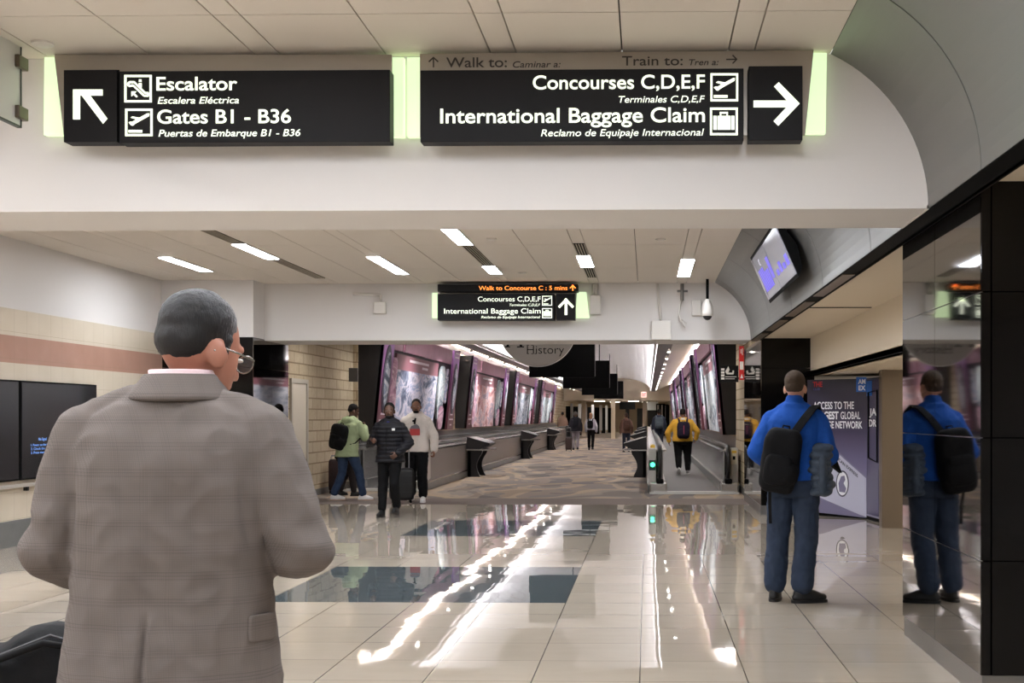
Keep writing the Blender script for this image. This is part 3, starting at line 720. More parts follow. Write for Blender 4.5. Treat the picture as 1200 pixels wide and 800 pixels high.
for i in range(5):
    a = i / 5 * pi; prism(bm, [dp(.42 + .04 * cos(a), 14.4 + .08 * sin(a), .009), dp(.42 + .04 * cos(a + .63), 14.4 + .08 * sin(a + .63), .009), dp(.42 + .026 * cos(a + .63), 14.4 + .05 * sin(a + .63), .009), dp(.42 + .026 * cos(a), 14.4 + .05 * sin(a), .009)], n * .002)
obj('white_symbol', bm, M_pale, t, world=True)

# ------------------------------------------------------------------ left wall: two dark screens, hand rail
M_scrb = mat('dark_screen', (44, 42, 44), .16); M_blue = mat('screen_blue_text', (90, 130, 200), .4, emit=(110, 150, 220), es=.3)
def wscreen(y0, y1, lab, txt):
    X = XL + .012
    t = thing('wall_screen', lab, 'screen', (X + .03, (y0 + y1) / 2, .76), 0, 'dark screens on the left wall')
    bm = NB(); bx(bm, X, X + .06, y0, y1, .76, 1.92); obj('bezel', bm, M_black, t, world=True, bevel=.006)
    bm = NB(); bx(bm, X + .06, X + .064, y0 + .02, y1 - .02, .78, 1.90); obj('screen', bm, M_scrb, t, world=True)
    if txt:
        side = lambda x, z, dd: (X + .065 + dd, x, z)
        words('lettering', 'No Signal', M_blue, t, 15.12, 15.32, 1.215, .035, side, .002)
        words('lettering', '1. Power on the input', M_blue, t, 14.93, 15.45, 1.15, .03, side, .002); words('lettering', '2. Check the cable and', M_blue, t, 14.93, 15.55, 1.105, .03, side, .002); words('lettering', '3. Press menu', M_blue, t, 14.93, 15.3, 1.06, .03, side, .002)
wscreen(14.70, 16.75, 'large dark screen with small blue text, nearer the stone end of the wall', True); wscreen(12.6, 14.66, 'large dark screen at the left edge of the picture', False)
t = thing('hand_rail', 'pale hand rail on brackets along the left tiled wall', 'rail', (XL + .06, 13, .66))
bm = NB(); bx(bm, XL + .05, XL + .10, 6, 19, .68, .72); obj('rail', bm, mat('rail_grey', (196, 188, 178), .35, .3), t, world=True, bevel=.01)
for y in (8, 10, 12, 13.9, 14.9, 15.9, 16.9, 17.9, 18.7):
    bm = NB(); bx(bm, XL + .012, XL + .06, y - .02, y + .02, .63, .68); obj('bracket', bm, M_dark, t, world=True)

# ------------------------------------------------------------------ lounge advertisement in the recess
M_ad = None
def ad_mat():
    m = mat('advert_print', (70, 64, 88), .3); t = NT(m); x, y, z = t.xyz(t.coord())
    g = t.ramp(t.math('DIVIDE', z, 2.06), [(0, lin((150, 146, 172))), (.35, lin((120, 112, 146))), (.62, lin((66, 58, 84))), (1, lin((38, 33, 48)))])
    t.base(g); return m
M_ad = ad_mat(); M_adw = mat('advert_white', (240, 240, 244), .4); M_adcard = mat('advert_silver', (196, 194, 212), .35); M_adblue = mat('advert_blue', (30, 100, 190), .4); M_adred = mat('advert_red', (200, 40, 44), .4); M_adgrey = mat('advert_shade', (128, 122, 150), .4)
A = Vector((2.45, 19.64)); B = Vector((3.22, 18.83)); C_ = Vector((3.29, 18.2))
t = thing('advert_stand', 'tall purple advertisement box reading ACCESS TO THE LARGEST GLOBAL LOUNGE NETWORK', 'advertisement', (2.9, 19.3, 0))
bm = NB(); prism(bm, [(A.x, A.y, .05), (B.x, B.y, .05), (C_.x, C_.y, .05), (C_.x + .5, C_.y + .3, .05), (3.6, 20, .05), (2.6, 20, .05)], (0, 0, 2.01)); obj('body', bm, M_ad, t, world=True)
bm = NB(); prism(bm, [(A.x + .02, A.y + .03, .0), (B.x, B.y + .03, .0), (C_.x - .0, C_.y + .04, .0), (C_.x + .45, C_.y + .33, 0), (3.58, 19.9, 0), (2.6, 19.9, 0)], (0, 0, .05)); obj('plinth', bm, M_black, t, world=True)
fd = (B - A).normalized(); fn = Vector((fd.y, -fd.x)); fn = fn if fn.y < 0 else -fn; FL = (B - A).length
def ap(s, z, o=0): q = A + fd * s + fn * (o + .002); return Vector((q.x, q.y, z))
adplace = lambda s, z, d_: ap(s, z, d_)
def ads(px, py):      # pixel -> (s, z) on the advert face
    r = ray(px, py); den = r.x * fn.x + r.y * fn.y; k = (A.x * fn.x + A.y * fn.y) / den
    q = Vector((r.x * k, r.y * k)); return ((q - A).dot(fd), CAMZ + r.z * k)
def adpoly(bm, pts, th=.002, o=0):
    prism(bm, [ap(*ads(*p), o) for p in pts], (fn.x * th, fn.y * th, 0))
def adw(s_, x0, x1, yb, yc, m, bo=.02, sh=0):
    a = ads(x0, yb); b = ads(x1, yb); c = ads(x0, yc); return words('lettering', s_, m, t, a[0], b[0], (a[1] + b[1]) / 2, c[1] - a[1], lambda x, z, d_: ap(x, z, .004 + d_), .002, bo, sh)
bm = NB(); adpoly(bm, [(957, 509), (966, 516), (1015, 560), (1015.5, 606), (958, 582)]); obj('card_picture', bm, M_adcard, t, world=True)
bm = NB(); adpoly(bm, [(957, 581), (985, 593), (1015.5, 606.5), (957, 600)], o=.001); adpoly(bm, [(957, 507), (1015, 558), (1015, 560), (957, 509)], o=.001); obj('card_shadow', bm, M_adgrey, t, world=True)
bm = NB(); el = [(987.5 + 7.6 * cos(a), 566.5 + 15.5 * sin(a)) for a in [i * 2 * pi / 24 for i in range(24)]]; adpoly(bm, el, o=.003); ob = obj('medallion_rim', bm, mat('advert_dark', (70, 66, 84), .4), t, world=True)
bm = NB(); el = [(987.5 + 6.4 * cos(a), 566.5 + 13.8 * sin(a)) for a in [i * 2 * pi / 24 for i in range(24)]]; adpoly(bm, el, .002, o=.0042); obj('medallion', bm, M_adw, t, world=True)
bm = NB(); adpoly(bm, [(984, 576), (983, 566), (986, 558), (990, 557), (991, 562), (989, 566), (992, 572), (991, 577)], .001, o=.0065); obj('medallion_head', bm, M_adgrey, t, world=True)
adw('ACCESS TO THE', 953.5, 1001, 479, 470.5, M_adw); adw('LARGEST', 953.5, 983, 490.7, 482, M_adw, .035); adw('GLOBAL', 985.5, 1008.5, 490.7, 482, M_adw, .01); adw('LOUNGE NETWORK', 953.5, 1011, 501.5, 493.4, M_adw)
a = ads(973, 531); b = ads(1005.5, 559.5)
words('lettering', 'AMERICAN EXPRESS', mat('advert_dark'), t, a[0], b[0], 0, .05, lambda x, z, d_: ap(x, a[1] - .0 + (x - a[0]) / (b[0] - a[0]) * (b[1] - a[1]) + z, .004 + d_), .002, .02)
bm = NB(); adpoly(bm, [(1003.5, 441.5), (1015.5, 442), (1015.5, 459), (1003.5, 459)]); obj('blue_logo', bm, M_adblue, t, world=True)
adw('AM', 1006, 1014.5, 449.5, 444, M_adw, .03); adw('EX', 1006.5, 1014.5, 457, 451.5, M_adw, .03)
adw('THE', 953, 964, 453, 447, M_adred, .03); adw('CLUB', 953.5, 961, 457, 454.5, mat('advert_slate', (80, 84, 140), .4), .02)
# door-like glazed end
f2 = (C_ - B).normalized(); n2 = Vector((-f2.y, f2.x)); n2 = n2 if n2.x < 0 else -n2
def bp(s, z, o=.004): q = B + f2 * s + n2 * o; return Vector((q.x, q.y, z))
L2 = (C_ - B).length
bm = NB(); prism(bm, [bp(.02, .08), bp(L2 - .02, .08), bp(L2 - .02, 2.03), bp(.02, 2.03)], (n2.x * .004, n2.y * .004, 0)); obj('side_panel', bm, mat('advert_side', (92, 86, 108), .2), t, world=True)
bm = NB(); tube(bm, [bp(.14, .9, .02), bp(.14, 1.85, .02), bp(L2 - .06, 1.88, .02), bp(L2 - .06, .85, .02), bp(.14, .9, .02)], .012, 6); obj('door_pull', bm, M_black, t, world=True)
words('lettering', 'JA', M_adw, t, .16, L2 - .12, 1.52, .1, lambda x, z, d_: bp(x, z, .009 + d_), .002, .03); words('lettering', 'DR', M_adw, t, .14, L2 - .12, 1.36, .1, lambda x, z, d_: bp(x, z, .009 + d_), .002, .03)
bm = NB(); prism(bm, [bp(.02, 1.80, .009), bp(L2 * .45, 1.80, .009), bp(L2 * .45, 2.02, .009), bp(.02, 2.02, .009)], (n2.x * .002, n2.y * .002, 0)); obj('blue_logo_edge', bm, M_adblue, t, world=True)

# ------------------------------------------------------------------ blade signs near the stone walls
a = P(404, 447, 26.9); b = P(419, 431, 26.9)
t = thing('blade_sign', 'dark grey square sign projecting from the left stone wall', 'sign', ((a.x + b.x) / 2, 26.9, a.z))
bm = NB(); bx(bm, a.x, b.x, 26.9, 26.96, a.z, b.z); obj('panel', bm, mat('slate_panel', (78, 78, 82), .4), t, world=True, bevel=.006)
bm = NB(); bx(bm, -6.3, a.x + .02, 26.91, 26.95, a.z + .08, a.z + .12); bx(bm, -6.3, a.x + .02, 26.91, 26.95, b.z - .12, b.z - .08); obj('bracket', bm, M_dark, t, world=True)
a = P(843, 447.5, 24.0); b = P(865.3, 428, 24.0)
t = thing('blade_sign', 'black sign with white arrow mark projecting from the right stone wall', 'sign', ((a.x + b.x) / 2, 24, a.z))
bm = NB(); bx(bm, a.x, b.x, 24, 24.06, a.z, b.z); obj('panel', bm, M_signblack, t, world=True, bevel=.006)
bm = NB(); bx(bm, b.x - .03, 1.86, 24.01, 24.05, a.z + .05, a.z + .09); obj('bracket', bm, M_dark, t, world=True)
M_print_w = mat('white_print', (232, 230, 226), .5); bm = NB(); Y = 23.999
for i in range(4): pxrect(bm, 845, 431.5 + i * 3.5, 849, 434 + i * 3.5, Y, .003)
pxpoly(bm, [(850, 435), (853.5, 429), (855, 433), (853, 437.5), (851.5, 438.5)], Y, .003); pxstroke(bm, (852, 437.5), (859.5, 437.5), 2, Y, .003); pxstroke(bm, (859, 437.8), (859.3, 434), 1.8, Y, .003)
pxrect(bm, 850, 441, 863, 441.8, Y, .003); pxrect(bm, 850, 443.4, 861, 444, Y, .003); obj('white_marks', bm, M_print_w, t, world=True)
a = P(866.2, 445, 23.6); b = P(871.8, 405.5, 23.6)
t = thing('banner_sign', 'tall red sign with white marks on the right stone wall', 'sign', ((a.x + b.x) / 2, 23.6, a.z))
bm = NB(); bx(bm, a.x, b.x, 23.6, 23.65, a.z, b.z); obj('panel', bm, mat('sign_red', (200, 36, 36), .4), t, world=True)
bm = NB(); bx(bm, b.x - .02, 1.9, 23.61, 23.64, a.z + .1, a.z + .14); bx(bm, b.x - .02, 1.9, 23.61, 23.64, b.z - .14, b.z - .1); obj('bracket', bm, M_dark, t, world=True)
bm = NB(); Y = 23.599
pxrect(bm, 867, 423.5, 871.2, 433, Y, .003); pxpoly(bm, [(867.4, 443), (869.2, 438), (871, 443)], Y, .003); pxstroke(bm, (870, 408), (870, 416), .8, Y, .003); pxstroke(bm, (868.3, 409), (868.3, 414), .8, Y, .003); obj('white_marks', bm, M_print_w, t, world=True)

# ------------------------------------------------------------------ hanging signs in the corridor
t = thing('round_sign', 'round grey hanging sign with the word History', 'sign', (P(631, 429, 24.7).x, 24.7, P(631, 429, 24.7).z))
cc = P(630, 384, 24.7); r = 45.1 / 1500 * 24.7
bm = NB(); prism(bm, [(cc.x + r * cos(i * pi / 32), 24.7, cc.z + r * sin(i * pi / 32)) for i in range(64)], (0, .08, 0)); obj('disc', bm, mat('sign_disc_grey', (150, 144, 138), .5), t, world=True)
bm = NB(); prism(bm, [(cc.x + (r + .012) * cos(i * pi / 32), 24.73, cc.z + (r + .012) * sin(i * pi / 32)) for i in range(64)], (0, .03, 0)); obj('rim', bm, M_print_w, t, world=True)
for sx_ in (-.35, .35):
    bm = NB(); tube(bm, [(cc.x + sx_, 24.75, cc.z + .6), (cc.x + sx_, 24.75, 4.35)], .012, 6); obj('rod', bm, M_dark, t, world=True)
Y = 24.699
def serif_h(px):     # small slab serifs under the uprights
    pass
pxwords('lettering', 'History', M_black, t, 617.5, 661, 414.3, 404.2, Y, bold=-.008)
pxwords('lettering', 'A', M_black, t, 593, 612.5, 406.5, 376, Y, bold=.0)
bm = NB()
for x, w in ((594.5, 3.2), (610, 4.2)): pxrect(bm, x - w, 405.6, x + w, 407, Y)
for x in (618.7, 623.8, 627.8): pxrect(bm, x - 1.4, 413.9, x + 1.4, 414.6, Y)
for x in (618.7, 623.8): pxrect(bm, x - 1.4, 404.0, x + 1.4, 404.6, Y)
obj('serifs', bm, M_black, t, world=True)
for i, (Y, lab) in enumerate(((31.5, 'largest and nearest black hanging board, behind the round sign'), (44, 'second black hanging board along the corridor'), (57.4, 'third black hanging board along the corridor'), (69.5, 'smallest and farthest black hanging board'))):
    t = thing('hanging_board', lab, 'sign', (CX, Y, 2.47), 0, 'black boards hanging in the corridor')
    w = (.81, .80, .80, .80)[i]; cx_ = CX + (0, .005, -.03, .01)[i]
    bm = NB(); bx(bm, cx_ - w, cx_ + w, Y, Y + .14, 2.47, 3.43); obj('board', bm, M_black, t, world=True, bevel=.01)
    bm = NB(); bx(bm, cx_ + w, cx_ + w + .012, Y + .02, Y + .12, 2.5, 3.4); obj('edge_strip', bm, M_grey, t, world=True)
    for s_ in (-.45, .45):
        bm = NB(); tube(bm, [(cx_ + s_, Y + .07, 3.4), (cx_ + s_, Y + .07, 4.33)], .02, 6); obj('rod', bm, M_dark, t, world=True)
a = P(751.5, 465.5, 94.9); b = P(757.5, 459, 94.9)
t = thing('exit_sign', 'small lit EXIT sign with red letters on the far beam', 'sign', ((a.x + b.x) / 2, 94.9, a.z))
bm = NB(); bx(bm, a.x, b.x, 94.9, 95, a.z, b.z); obj('box', bm, mat('exit_box', (250, 225, 220), .5, emit=(255, 225, 215), es=.45), t, world=True)
pxwords('lettering', 'EXIT', mat('exit_red', (220, 30, 30), .5, emit=(230, 50, 40), es=.4), t, 752.3, 756.8, 464.3, 460.4, 94.89, bold=.03)
# ------------------------------------------------------------------ far lobby: a black board, white sign, doors, display boards
def flat(name, lab, cat, x0, y0, x1, y1, Y, m, dep=.12, group=None):
    a = P(x0, y1, Y); b = P(x1, y0, Y); t = thing(name, lab, cat, ((a.x + b.x) / 2, Y, a.z), 0, group)
    bm = NB(); bx(bm, a.x, b.x, Y, Y + dep, a.z, b.z); obj('panel', bm, m, t, world=True, bevel=.01)
    bm = NB(); 
    for xx in (a.x + .15, b.x - .15): bx(bm, xx - .02, xx + .02, Y + .03, Y + .07, b.z - .02, 2.92 if b.z > 2 else b.z)
    obj('hanger', bm, M_dark, t, world=True)
    return t
flat('hanging_board', 'black board hanging in the far lobby beyond the beam', 'sign', 726, 471, 744.5, 479.5, 100, M_black)
flat('lit_sign', 'white sign board hanging at the far right of the lobby', 'sign', 758.5, 470.5, 771.5, 480.5, 100, mat('bright_white', (236, 236, 236), .5))
M_dk = mat('dark_doorway', (26, 22, 20), .5)
for i, (x0, x1, lab) in enumerate(((746.5, 753, 'dark door left of the far column'), (759, 771, 'wide dark door under the white sign board'), (733, 737.5, 'narrow dark door in the middle of the far wall'))):
    Yd = YE + 29.9; a = P(x0, 500, Yd); b = P(x1, 500, Yd)
    t = thing('door_%d' % (i + 2), lab, 'door', ((a.x + b.x) / 2, Yd, 0)); t['kind'] = 'structure'
    bm = NB(); bx(bm, a.x, b.x, Yd, Yd + .08, 0, 2.3); obj('door_leaf', bm, M_dk, t, world=True)
M_px = mat('poster_white', (216, 216, 220), .4)
for i, (x, Y, w) in enumerate(((-5.9, 97.5, .5), (-5.5, 101, .6), (-5.2, 104, .6), (-4.7, 107, .5), (-4.2, 111, .6), (-3.8, 115, .5), (-3.3, 119, .6))):
    t = thing('display_board', 'tall black and white display board in the far lobby', 'display board', (x, Y, 0), 0, 'display boards in the far lobby')
    bm = NB(); bx(bm, x - w * .6, x + w * .1, Y, Y + .1, 0, 2.3); obj('dark_panel', bm, M_black, t, world=True)
    bm = NB(); bx(bm, x + w * .1, x + w * .5, Y, Y + .1, 0.3, 2.5); bx(bm, x + w * .15, x + w * .2, Y + .02, Y + .08, 0, .3); obj('white_panel', bm, M_px, t, world=True)
for i, (x, Y) in enumerate(((.9, 99), (1.2, 104), (1.4, 109))):
    t = thing('display_board', 'tall dark display board at the right of the far lobby', 'display board', (x, Y, 0), 0, 'display boards at the lobby right')
    bm = NB(); bx(bm, x - .2, x + .5, Y, Y + .1, 0, 2.5); obj('dark_panel', bm, M_black, t, world=True)
    bm = NB(); bx(bm, x - .12, x + .02, Y - .03, Y, .3, 2.4); bx(bm, x + .2, x + .3, Y - .03, Y, .3, 2.4); obj('white_strips', bm, M_px, t, world=True)
bm = NB()

# ------------------------------------------------------------------ exhibit panels
def collage(name, cols, seed):
    m = mat(name, (150, 150, 160), .8, spec=.2); t = NT(m); v = t.coord()
    n = t.noise(t.scale(v, (1, .32, .9)), 2.4, 5, .6, 1.0)
    st = [.32, .42, .5, .58, .68, .78]
    t.base(t.ramp(n, [(st[i], lin(c)) for i, c in enumerate(cols)])); return m
M_col = [collage('photo_collage_blue', [(70, 74, 96), (120, 128, 150), (206, 198, 210), (136, 150, 182), (222, 200, 206), (180, 188, 204)], 1),
         collage('photo_collage_rose', [(120, 84, 92), (190, 140, 140), (226, 196, 196), (160, 150, 168), (214, 176, 172), (150, 110, 120)], 2),
         collage('photo_collage_grey', [(60, 62, 72), (120, 128, 142), (206, 206, 214), (130, 140, 160), (190, 196, 206), (150, 130, 140)], 3),
         collage('photo_collage_ice', [(96, 104, 118), (150, 160, 172), (214, 216, 220), (180, 196, 204), (226, 214, 216), (140, 150, 160)], 4)]
def pylon_mat():
    m = mat('pylon_print', (150, 90, 150), .4); t = NT(m); x, y, z = t.xyz(t.coord())
    t.base(t.ramp(t.math('DIVIDE', z, 2.3), [(0, lin((92, 44, 52))), (.3, lin((124, 66, 84))), (.62, lin((158, 96, 150))), (.85, lin((184, 124, 200))), (1, lin((160, 110, 170)))])); return m
M_pyl = pylon_mat(); M_mar = mat('maroon_print', (132, 84, 96), .45); M_pink = mat('pink_header_print', (176, 128, 150), .45, fuzz=.25, fs=3); M_exdark = mat('exhibit_black', (26, 23, 26), .5); M_pkpic = collage('cutout_pink', [(150, 110, 130), (196, 150, 172), (222, 190, 204), (170, 130, 150), (228, 206, 214), (190, 150, 170)], 5)
M_exw = mat('exhibit_white', (226, 216, 222), .5); M_ellip = mat('ellipse_dark', (52, 44, 66), .4)
def exhibit(y0, side, lab, pic, L=11.0):
    W = WL if side < 0 else WR
    t = thing('exhibit_panel', lab, 'exhibit', (W, y0 + L / 2, 1.12), 0, 'exhibit panels along the corridor')
    sg = 1 if side < 0 else -1
    def E(y, v, o=0):      # point on the leaning face: v height above the ledge, o stands off it
        return Vector((W + sg * (.16 + .24 * v / 2.35 + o), y0 + y, 1.12 + v))
    def panel(name, ya, yb, va, vb, m, o=0, th=.05):
        bm = NB(); prism(bm, [E(ya, va, o), E(yb, va, o), E(yb, vb, o), E(ya, vb, o)], (sg * th, 0, 0)); return obj(name, bm, m, t, world=True)
    for ya, yb in ((0, .06), (L - .06, L)):
        bm = NB(); prism(bm, [(W, y0 + ya, 1.12), E(ya, 0, .2), E(ya, 2.35, .2), (W, y0 + ya, 1.12 + 2.35)], (0, yb - ya, 0)); obj('side_panel', bm, M_exdark, t, world=True)
    panel('backing', .06, L - .06, 0, 2.2, M_exdark, -.03, .03)
    for k, (ya, yb) in enumerate(((.0, 1.15), (L - 1.15, L))):
        p = panel('pylon', ya, yb, 0, 2.32, M_pyl, .14, .06)
        bm = NB(); yc = (ya + yb) / 2; prism(bm, [E(yc + .40 * cos(i * pi / 12), 1.2 + .75 * sin(i * pi / 12), .202) for i in range(24)], (sg * .012, 0, 0)); obj('ellipse', bm, M_ellip, t, world=True)
        bm = NB(); prism(bm, [E(yc + .24 * cos(i * pi / 12), 1.2 + .6 * sin(i * pi / 12), .215) for i in range(24)], (sg * .012, 0, 0)); obj('portrait', bm, M_col[2], t, world=True)
        bm = NB()
        for v, w in ((.42, .22), (.28, .36), (.12, .16), (2.1, .36), (2.22, .3)):
            prism(bm, [E(yc - w, v, .202), E(yc + w, v, .202), E(yc + w, v + .04, .202), E(yc - w, v + .04, .202)], (sg * .006, 0, 0))
        obj('caption_lines', bm, M_exw, t, world=True)
    panel('header_board', 1.3, 2.4, 1.9, 2.3, M_pink, .08, .06); panel('header_board', 2.65, L - 1.25, 1.9, 2.3, M_pink, .10, .06)
    panel('main_picture', 2.0, 7.9, .02, 1.48, M_col[pic], .05, .05); panel('title_board', 2.0, 7.9, 1.48, 1.84, M_mar, .05, .05)
    bm = NB()
    for v, a, b in ((1.70, 3.6, 6.3), (1.58, 5.4, 6.2)): prism(bm, [E(a, v, .105), E(b, v, .105), E(b, v + .06, .105), E(a, v + .06, .105)], (sg * .006, 0, 0))
    obj('title_lines', bm, M_exw, t, world=True)
    def cut(yc, vc, ry, rv, m, o):
        bm = NB(); prism(bm, [E(yc + ry * math.copysign(abs(cos(i * pi / 14)) ** .7, cos(i * pi / 14)), vc + rv * math.copysign(abs(sin(i * pi / 14)) ** .7, sin(i * pi / 14)), o) for i in range(28)], (sg * .05, 0, 0)); obj('cutout_figure', bm, m, t, world=True)
    cut(1.6, .62, .42, .5, M_pkpic, .12); cut(1.7, 1.35, .28, .38, M_pkpic, .10)
    cut(8.55, 1.05, .5, .75, M_col[3], .09); cut(8.75, .35, .38, .33, M_pkpic, .12); cut(9.3, 1.25, .2, .5, M_col[0], .11)
for i, (y, lab) in enumerate(((27.35, 'nearest purple exhibit panel on the left corridor wall'), (41.2, 'second purple exhibit panel along the left corridor wall'), (55, 'third purple exhibit panel along the left corridor wall'), (68.7, 'farthest purple exhibit panel on the left corridor wall'))):
    exhibit(y, -1, lab, (0, 1, 2, 3)[i])
for i, (y, lab) in enumerate(((26.85, 'nearest leaning exhibit panel on the right corridor wall'), (40.7, 'second leaning exhibit panel on the right corridor wall'), (54.5, 'third leaning exhibit panel on the right corridor wall'), (68.2, 'farthest leaning exhibit panel on the right corridor wall'))):
    exhibit(y, 1, lab, (3, 2, 0, 2)[i])

# ------------------------------------------------------------------ moving walkways
M_walk = mat('walkway_pallet', (92, 90, 90), .5, .3); M_wglass = mat('balustrade_panel', (170, 168, 166), .16, .5); M_skirt = mat('walkway_skirt', (168, 166, 162), .28, .9); M_clad = mat('walkway_cladding', (142, 134, 128), .42, .25); M_bright = mat('bright_metal', (206, 204, 200), .22, .9)
M_ind_g = mat('green_signal', (40, 230, 150), .4, emit=(60, 255, 170), es=2.2); M_ind_r = mat('red_signal', (240, 40, 60), .4, emit=(255, 40, 60), es=3)
def walkway(x0, x1, y0, y1, lab, sig):
    t = thing('moving_walkway', lab, 'moving walkway', ((x0 + x1) / 2, y0, 0), 0, 'moving walkways along the corridor')
    bm = NB(); bx(bm, x0 + .3, x1 - .3, y0 + .55, y1, .004, .02); obj('pallet_belt', bm, M_walk, t, world=True)
    bm = NB(); bx(bm, x0 + .02, x1 - .02, y0, y0 + .6, .004, .03); bx(bm, x0 + .1, x1 - .1, y0 - .02, y0 + .02, .004, .05); obj('comb_plate', bm, mat('comb_aluminium', (212, 210, 206), .45, .2), t, world=True)
    for k, (xo, s) in enumerate(((x0, 1), (x1, -1))):
        xc = xo + s * .22
        X = lambda o: xo + s * o
        def B(name, a, b, ya, yb, za, zb, m, bev=0): bm = NB(); bx(bm, min(X(a), X(b)), max(X(a), X(b)), ya, yb, za, zb); return obj(name, bm, m, t, world=True, bevel=bev)
        B('cladding', .0, .05, y0 + .9, y1, .17, .80, M_clad); B('kick_plinth', -.02, .05, y0 + .5, y1, .004, .15, M_base); B('edge_strip', -.03, .06, y0 + .5, y1, .15, .18, M_bright)
        B('deck', .0, .36, y0 + .9, y1, .80, .84, M_bright)
        B('glass_panel', .26, .29, y0 + .75, y1, .2, .82, M_wglass); B('skirt', .29, .34, y0 + .45, y1, .01, .2, M_skirt)
        bm = NB(); pts = []
        for i in range(9):
            a = -pi / 2 + i * pi / 8; pts.append((xc, y0 + .42 - .27 * cos(a), .60 + .31 * sin(a)))
        pts = [(xc, y0 + .7, .29)] + pts + [(xc, y0 + 1.2, .92), (xc, y1, .92)]
        tube(bm, pts, .042, 8); obj('handrail', bm, M_rail, t, world=True, smooth=True)
        bm = NB(); prism(bm, [(xc - .012, y0 + .42 + .24 * cos(a), .60 + .27 * sin(a)) for a in [pi / 2 + i * pi / 8 for i in range(9)]] + [(xc - .012, y0 + 1.2, .33), (xc - .012, y0 + 1.2, .87)], (.024, 0, 0)); obj('newel_plate', bm, M_bright, t, world=True)
        B('newel_base', .02, .36, y0 + .1, y0 + .8, .02, .22, M_bright, .03); B('handrail_boot', .15, .29, y0 + .08, y0 + .3, .20, .29, M_black, .02)
        B('end_cabinet', .0, .15, y0 + .55, y0 + .95, .2, .88, mat('cabinet_white', (196, 192, 186), .35), .02)
        cy = y0 + .545; cxs = X(.08)
        if k == 0:
            B('signal_plate', .01, .14, cy - .01, cy + .02, .44, .64, mat('signal_plate_dark', (40, 70, 66), .4))
            bm = NB(); prism(bm, [(cxs + .045 * cos(i * pi / 8), cy - .012, .55 + .045 * sin(i * pi / 8)) for i in range(16)], (0, -.01, 0)); obj('signal_light', bm, M_ind_g if sig == 'green' else M_ind_r, t, world=True)
            bm = NB(); lathe(bm, [(.05, .88), (.05, .93), (.02, .95)], (cxs, y0 + .7, 0), 14); obj('yellow_button', bm, mat('signal_yellow', (222, 180, 50), .4), t, world=True)
        else:
            B('notice', .03, .14, cy - .01, cy + .01, .56, .84, mat('notice_paper', (226, 220, 196), .5)); B('notice_heading', .04, .13, cy - .014, cy - .01, .78, .83, mat('notice_yellow', (226, 186, 60), .5)); B('notice_mark', .06, .11, cy - .014, cy - .01, .65, .72, M_black)
    return t
walkway(.03, 1.80, 24.75, 84, 'right hand moving walkway with green signal light', 'green')
walkway(-6.14, -4.5, 25.6, 84, 'left hand moving walkway behind the pedestals', 'red')

# ------------------------------------------------------------------ reading pedestals along the walkways
M_kb = mat('pedestal_black', (22, 20, 21), .35)
def pedestal(xw, Y, s, lab):
    """xw wall-side X, s=+1 opens to +X"""
    t = thing('reading_pedestal', lab, 'pedestal', (xw + s * .3, Y, 0), 0, 'black reading pedestals beside the walkways')
    for dy in (-.5, .5):
        pts = []
        for i in range(9):
            z = .66 * i / 8; w = .34 - .10 * sin(pi * min(1, i / 7.0)) + .05 * (i / 8) ** 3
            pts.append((xw + s * w, Y + dy, z))
        pts = [(xw + s * .04, Y + dy, 0)] + pts + [(xw + s * .04, Y + dy, .66)]
        bm = NB(); prism(bm, pts, (0, .09, 0)); obj('leg', bm, M_kb, t, world=True)
    bm = NB(); bx(bm, min(xw + s * .02, xw + s * .10), max(xw + s * .02, xw + s * .10), Y - .5, Y + .5, .02, .66); obj('back_panel', bm, M_kb, t, world=True)
    bm = NB(); bx(bm, min(xw, xw + s * .60), max(xw, xw + s * .60), Y - .62, Y + .7, .66, .69); obj('shelf_edge', bm, M_bright, t, world=True)
    bm = NB(); prism(bm, [(xw, Y - .6, .69), (xw + s * .34, Y - .6, .69), (xw + s * .58, Y - .6, .80), (xw + s * .58, Y - .6, .84), (xw + s * .02, Y - .6, 1.0)], (0, 1.28, 0)); obj('tray', bm, M_kb, t, world=True)
    def top(u, o): return Vector((xw + s * (.58 - .56 * u) + s * .27 * o, 0, .84 + .16 * u + .96 * o))
    bm = NB()
    for i in range(4):
        ya = Y - .52 + i * .31; q = [top(.12, .003), top(.86, .003)]
        prism(bm, [(q[0].x, ya, q[0].z), (q[1].x, ya, q[1].z), (q[1].x, ya + .22, q[1].z), (q[0].x, ya + .22, q[0].z)], (0, 0, .012))
    obj('reading_panel', bm, mat('reading_panel_white', (206, 206, 206), .15), t, world=True)
for i, (Y, lab) in enumerate(((32.2, 'nearest black reading pedestal on the left side of the corridor'), (45.8, 'second black reading pedestal on the left of the corridor'), (57.7, 'third black reading pedestal on the left, by the walking couple'), (71, 'farthest black reading pedestal on the left of the corridor'))):
    pedestal(-4.48, Y, 1, lab)
for i, (Y, lab) in enumerate(((32.0, 'nearest black reading pedestal on the right, beside the green signal'), (44.5, 'second black reading pedestal on the right of the corridor'), (57, 'third black reading pedestal on the right of the corridor'), (70, 'farthest black reading pedestal on the right of the corridor'))):
    pedestal(.0, Y, -1, lab)
